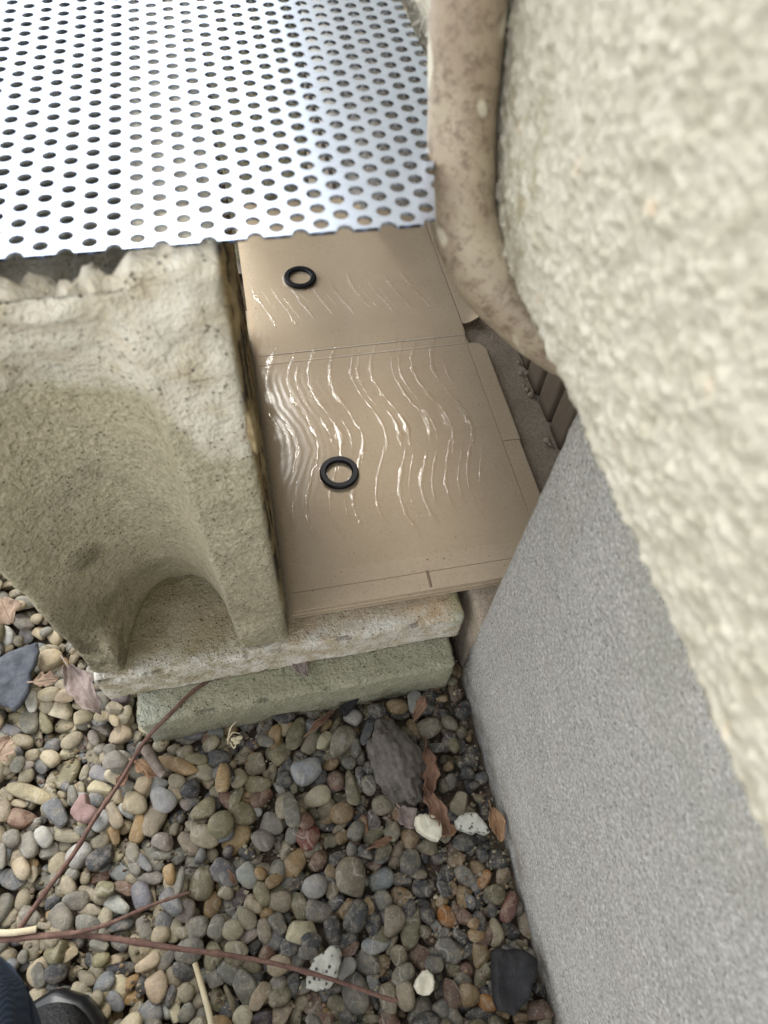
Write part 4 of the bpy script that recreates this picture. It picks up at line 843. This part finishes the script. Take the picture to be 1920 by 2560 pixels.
# ------------------------------------------------------------------ single pebbles with labels
LAND.update({'the shoe': (230, 2500), 'the corner of the lower slab': (345, 1830), 'the middle of the lower slab edge': (720, 1765), 'the left twig crossing': (95, 2330),
             'the pale straw': (505, 2480), 'the short branch tip': (475, 2232), 'the grey broken stick': (385, 1920), 'the long red twig tip': (985, 2497)})
big = [p for p in single]
marks = [('the largest grey-beige pebble', 878, 2194), ('the pale blue-grey pebble', 767, 1927), ('the big ochre pebble', 446, 1917),
         ('the round white pebble by the slate', 18, 1588), ('the deep red pebble', 770, 2091)]
for nm, mx, my in marks: LAND[nm] = (mx, my)
HEROES = {}
for nm, mx, my in marks:
    q = min(single, key=lambda p: math.hypot(p['px'] - mx, p['py'] - my)); HEROES[id(q)] = nm
HLAB = {'the largest grey-beige pebble': 'largest smooth grey-beige pebble, upright in the middle of the right pebbles',
        'the pale blue-grey pebble': 'pale blue-grey pebble with a dark crack, left of the dark lumpy rock',
        'the big ochre pebble': 'big elongated ochre pebble beside the broken stick',
        'the round white pebble by the slate': 'round white pebble just above the blue-grey slate shard',
        'the deep red pebble': 'deep red angular pebble below the pale blue-grey one'}
ORD = ['nearest', 'second nearest', 'third nearest', 'fourth nearest', 'fifth nearest', 'sixth nearest', 'seventh nearest', 'eighth nearest', 'ninth nearest', 'tenth nearest', 'eleventh nearest', 'twelfth nearest']
def klass(p):
    sh = 'round' if p['asp'] > .84 else ('oval' if p['asp'] > .62 else 'long')
    return CNAME[p['key']] + ' ' + sh
def side(p, L):
    dx, dy = p['px'] - L[0], p['py'] - L[1]
    if abs(dx) > abs(dy): return 'right of' if dx > 0 else 'left of'
    return 'below' if dy > 0 else 'above'
def dist(p, L): return math.hypot(p['px'] - L[0], p['py'] - L[1])
used = set()
for i, p in enumerate(single):
    o = bpy.data.objects.new('pebble', PMESH[(i * 7) % NVAR]); COL.objects.link(o)
    o.location = (p['x'], p['y'], p['z']); o.scale = (p['a'], p['b'], p['c'])
    o.rotation_euler = (random.uniform(-.22, .22), random.uniform(-.18, .18), p['th'])
    tn_ = np.array(TINT[p['key']]) * shade_wet(p['x'], p['y']) * random.uniform(.85, 1.15) * np.array([random.uniform(.96, 1.04) for _ in range(3)])
    o.color = (*np.clip(tn_, 0, .8), 1)
    if id(p) in HEROES: lab = HLAB[HEROES[id(p)]]
    else:
        kl = klass(p); best = None
        for ln, L in LAND.items():
            if any(HEROES.get(id(p)) == ln for _ in (0,)): continue
            sd_ = side(p, L); d = dist(p, L)
            rank = sum(1 for q in single if q is not p and id(q) not in HEROES and klass(q) == kl and side(q, L) == sd_ and dist(q, L) < d)
            sc_ = rank * 120 + d; lab_ = f"{ORD[min(rank, 11)]} {kl} pebble {sd_} {ln}"
            if rank < 12 and lab_ not in used and (best is None or sc_ < best[0]): best = (sc_, lab_)
        lab = best[1]
        if lab.startswith('nearest '): lab = lab
    used.add(lab); tag(o, lab, 'pebble', 'river pebbles in front of the slabs')

# ------------------------------------------------------------------ twigs, straw, leaves
def twig(name, px, zs, r0, r1, mat, label, cat='twig', knots=True, n=90, parent=None):
    zs = [z + (0.016 if z < .06 else 0.010) for z in zs]; pts = [onz(a, b, z) for (a, b), z in zip(px, zs)]; path = spline(pts, n)
    path[:, 2] += 0.0006 * fbm(path, 40, 2, len(px)); rad = np.linspace(r0, r1, n)
    if knots:
        for c in np.linspace(.12, .88, 6): rad = rad * (1 + .35 * np.exp(-((np.linspace(0, 1, n) - c - .02 * random.random()) / .010) ** 2))
    V, Q, T = tube(path, rad, 10)
    if parent is None:
        o = obj(name, mesh_np(name, V, Q, T), mat); tag(o, label, cat)
    else: o = obj(name, mesh_np(name, V, Q, T), mat, parent)
    return o
twig('twig', [(40, 2335), (110, 2235), (180, 2140), (240, 2042), (300, 1955), (360, 1855), (430, 1780), (480, 1730), (521, 1702)], [.020, .024, .027, .029, .032, .045, .066, .067, .065], .0022, .0014, M_TWIG, 'long straight dark red twig leaning from the pebbles onto the lower slab')
tw = twig('twig', [(-60, 2352), (20, 2346), (110, 2340), (190, 2336), (280, 2346), (434, 2370), (564, 2387), (700, 2412), (850, 2455), (978, 2500), (990, 2494)], [.030, .030, .030, .030, .031, .031, .031, .031, .032, .030, .032], .0028, .0013, M_TWIG, 'long reddish twig lying across the pebbles to the right, over the porous stone', n=130)
twig('twig', [(-60, 2362), (26, 2347), (122, 2340), (200, 2330), (270, 2310), (340, 2280), (400, 2255), (477, 2230)], [.034, .034, .035, .036, .037, .036, .034, .034], .0021, .0012, M_TWIG, 'thin reddish twig curving up to a dark tip, beside the longer one')
twig('twig', [(-40, 2330), (20, 2332), (60, 2328), (92, 2322)], [.038, .038, .037, .036], .0024, .0024, M_STRAW, 'short peeled pale piece of twig at the left edge', knots=False)
o = twig('stick', [(362, 1868), (382, 1900), (398, 1925), (411, 1938)], [.028, .027, .026, .026], .0050, .0040, M_STICK, 'short grey broken stick with a torn end under the straight twig', 'stick', False)
twig('straw', [(487, 2408), (500, 2450), (514, 2500), (523, 2535), (532, 2580)], [.022, .024, .026, .026, .026], .0021, .0024, M_STRAW, 'pale flat straw blade lying on the pebbles near the bottom edge', 'straw', False)
weed = empty('dry_weed', tuple(onz(575, 1838, .02))); tag(weed, 'small dry yellow weed sprouting at the lower slab edge', 'weed')
for px, zs in [([(570, 1860), (572, 1838), (578, 1818), (592, 1803)], [.012, .026, .034, .036]), ([(568, 1850), (582, 1832), (600, 1834)], [.02, .028, .026]), ([(576, 1856), (586, 1870), (592, 1850)], [.016, .022, .024])]:
    pts = [onz(a, b, z + .016) for (a, b), z in zip(px, zs)]; V, Q, T = tube(spline(pts, 24), np.linspace(.0011, .0005, 24), 6); child('stem', V, Q, M_STRAW, weed, T=T)
for k, (a, b) in enumerate([(592, 1855), (586, 1848), (598, 1845)]):
    V, T = blob(onz(a, b, .040), (.0035, .0022, .0012), k, .3, 2); child('seed_head', V, None, M_STRAW, weed, T=T)

def leaf(px_axis, width, z, lobes, mat, label, curl=.3, seed=0, tip_z=0.0, name='dry_leaf'):
    """dead leaf between two image points: blade with a ragged rim, folded along its midrib, and a stalk"""
    z = z + (0.016 if z < .05 else 0.014); a = onz(*px_axis[0], z); b = onz(*px_axis[1], z + tip_z); ax = b - a; Ln = np.linalg.norm(ax); ax /= Ln
    sdv = np.cross([0, 0, 1], ax); sdv /= np.linalg.norm(sdv); up = np.cross(ax, sdv)
    root = empty(name, tuple(a)); tag(root, label, 'leaf'); r = np.random.default_rng(seed)
    n, m_ = 34, 13; V = []
    for i in range(n):
        u = i / (n - 1); w = width * Ln * (math.sin(math.pi * min(1, u * .96 + .03)) ** .75) * (1 + .16 * math.sin(u * lobes * 2 * math.pi + seed) + .07 * math.sin(u * 31 + seed * 2))
        for j in range(m_):
            v = -1 + 2 * j / (m_ - 1); ww = w * (1 + .10 * math.sin(u * lobes * 6 + (2 if v > 0 else 5)))
            h = .10 * Ln * math.sin(v * 9 + u * 13 + seed) * abs(v) * .5 + curl * Ln * (.55 * v * v * (.6 + .4 * math.sin(u * 5 + seed)) + .12 * math.sin(u * 7 + v * 2 + seed)) + .10 * Ln * math.sin(u * math.pi)
            V.append(a + ax * Ln * u + sdv * ww * v + up * h)
    V = np.array(V); I = np.arange(n * m_).reshape(n, m_)
    Q = np.stack([I[:-1, :-1], I[1:, :-1], I[1:, 1:], I[:-1, 1:]], -1).reshape(-1, 4)
    bl = child('blade', V, Q, mat, root); so = bl.modifiers.new('thickness', 'SOLIDIFY'); so.thickness = .0005; so.offset = 0
    mid = V[I[:, m_ // 2]] + up * .0004; V2, Q2, T2 = tube(np.vstack([mid[0] - ax * Ln * .25, mid]), np.linspace(.0008, .0004, n + 1), 6); child('midrib', V2, Q2, mat, root, T=T2)
leaf([(2, 1500), (30, 1560)], .42, .020, 2, M_LEAFP, 'pale pinkish dry leaf at the left edge above the white pebble', .25, 1)
leaf([(85, 1705), (148, 1697)], .30, .024, 3, M_LEAFP, 'ragged pinkish dry leaf just right of the slate shard', .2, 2)
leaf([(172, 1668), (252, 1786)], .20, .022, 2, M_LEAFG, 'curled mauve dry leaf hanging at the left slab corner', .35, 3)
leaf([(-12, 1905), (28, 1842)], .50, .024, 3, M_LEAFP, 'torn pale brown leaf at the left edge among the pebbles', .3, 4)
leaf([(338, 1905), (402, 1940)], .24, .022, 2, M_LEAFO, 'orange-brown leaf scrap under the grey broken stick', .2, 5)
leaf([(318, 1940), (292, 1965)], .45, .018, 2, M_LEAF, 'small dark brown leaf scrap beside the straight twig', .3, 6)
leaf([(650, 1676), (735, 1640)], .16, .060, 2, M_LEAF, 'narrow brown leaf caught between the two slabs', .25, 7, .004)
leaf([(735, 1645), (768, 1688)], .34, .064, 2, M_LEAFG, 'crumpled brown leaf caught in webs at the slab joint', .4, 8)
leaf([(1038, 1795), (1062, 1738)], .22, .020, 1, M_LEAF, 'upright brown leaf between the lower slab and the foundation', .3, 9, .012)
leaf([(1066, 1870), (1075, 1990)], .20, .014, 3, M_LEAF, 'long shrivelled brown leaf right of the dark lumpy rock', .35, 10)
leaf([(1062, 1975), (1120, 2085)], .18, .018, 3, M_LEAF, 'brown leaf pointing at the chipped grey-white stone', .35, 11, -.004)
leaf([(1228, 2020), (1252, 2104)], .24, .016, 1, M_LEAFO, 'orange-brown leaf leaning against the foundation', .5, 12, -.002)
leaf([(775, 1830), (835, 1778)], .12, .016, 1, M_LEAF, 'thin brown leaf left of the dark slate chip', .2, 13)
leaf([(930, 2118), (980, 2094)], .18, .018, 1, M_LEAF, 'small folded brown leaf left of the cream-white stone', .3, 14)
leaf([(1000, 2020), (1040, 2070)], .40, .012, 2, M_LEAFG, 'curled grey-brown leaf just below the dark lumpy rock', .5, 15)
leaf([(1090, 2070), (1140, 2078)], .34, .012, 2, M_LEAFO, 'reddish leaf scrap between the cream and the chipped stone', .3, 16)
leaf([(575, 2180), (590, 2212)], .20, .020, 2, M_LEAF, 'thin brown leaf sliver near the short twig tip', .3, 17)

# ------------------------------------------------------------------ the photographer's leg
person = empty('person', (-0.29, -0.12, 0.0)); tag(person, 'person in navy jeans and black shoes crouching at the lower left corner', 'person')
leg = spline([(-0.12, -0.60, 0.40), (-0.15, -0.43, 0.40), (-0.188, -0.22, 0.36), (-0.210, -0.068, 0.30), (-0.222, -0.018, 0.25), (-0.228, -0.06, 0.19), (-0.228, -0.12, 0.14), (-0.228, -0.17, 0.11)], 80)
rad = np.interp(np.linspace(0, 1, 80), [0, .25, .42, .55, .7, .85, 1], [.088, .083, .072, .064, .062, .055, .052])
V, Q, T = tube(leg, rad, 40)
V = V + 0.006 * np.stack([fbm(V, 14, 3, 1), fbm(V, 14, 3, 5), fbm(V, 14, 3, 9)], 1) + 0.0025 * np.stack([fbm(V, 40, 2, 2), fbm(V, 40, 2, 6), fbm(V, 40, 2, 8)], 1)
child('trouser_leg', V, Q, M_DENIM, person, T=T)
def shoe_w(u):
    k = 0.74 + 0.30 * u - 0.04 * u * u
    if u > .62: k *= math.sqrt(max(.0016, 1 - ((u - .62) / .38) ** 2.3))
    if u < .15: k *= math.sqrt(max(.01, 1 - ((.15 - u) / .152) ** 2.2))
    return k
def shoe(loc, rz):
    n, m_ = 44, 30; V = []
    for i in range(n):
        u = i / (n - 1); y = -0.14 + 0.29 * u
        w = 0.050 * shoe_w(u); h = 0.105 if u < .35 else 0.105 - (0.105 - 0.058) * sstep(.35, .62, u)
        if u > .62: h = 0.058 * math.sqrt(max(0.02, 1 - ((u - .62) / .385) ** 3))
        for j in range(m_):
            a = math.pi * j / (m_ - 1); ca, sa = math.cos(a), math.sin(a)
            V.append((w * math.copysign(abs(ca) ** .7, ca), y, .016 + max(.004, (h - .016)) * sa ** .75))
    V = np.array(V); I = np.arange(n * m_).reshape(n, m_)
    Q = np.stack([I[:-1, :-1], I[:-1, 1:], I[1:, 1:], I[1:, :-1]], -1).reshape(-1, 4)
    R_ = np.array(Matrix.Rotation(rz, 3, 'Z')); V[:, 2] += .002 * fbm(V, 30, 2)
    up_ = child('shoe', V @ R_.T + loc, Q, M_SHOE, person)
    # sole
    out = [( .0545 * shoe_w(u), -0.145 + 0.30 * u) for u in np.linspace(0, 1, 40)]
    loop = [(x, y) for x, y in out] + [(-x, y) for x, y in out[::-1]]; N = len(loop); V = []
    for z, s in ((0.0, .97), (.004, 1), (.018, 1), (.022, .97)):
        V += [(x * s, y * s, z) for x, y in loop]
    V.append((0, 0, 0)); V.append((0, 0, .022)); V = np.array(V)
    Q = [(r_*N+k, r_*N+(k+1)%N, (r_+1)*N+(k+1)%N, (r_+1)*N+k) for r_ in range(3) for k in range(N)]
    T = [(4*N, (k+1)%N, k) for k in range(N)] + [(4*N+1, 3*N+k, 3*N+(k+1)%N) for k in range(N)]
    so = obj('sole', mesh_np('sole', V @ R_.T + loc - np.array(person.location), np.array(Q), np.array(T)), M_SOLE, up_)
shoe(np.array([-0.226, -0.148, 0.030]), math.radians(-3))
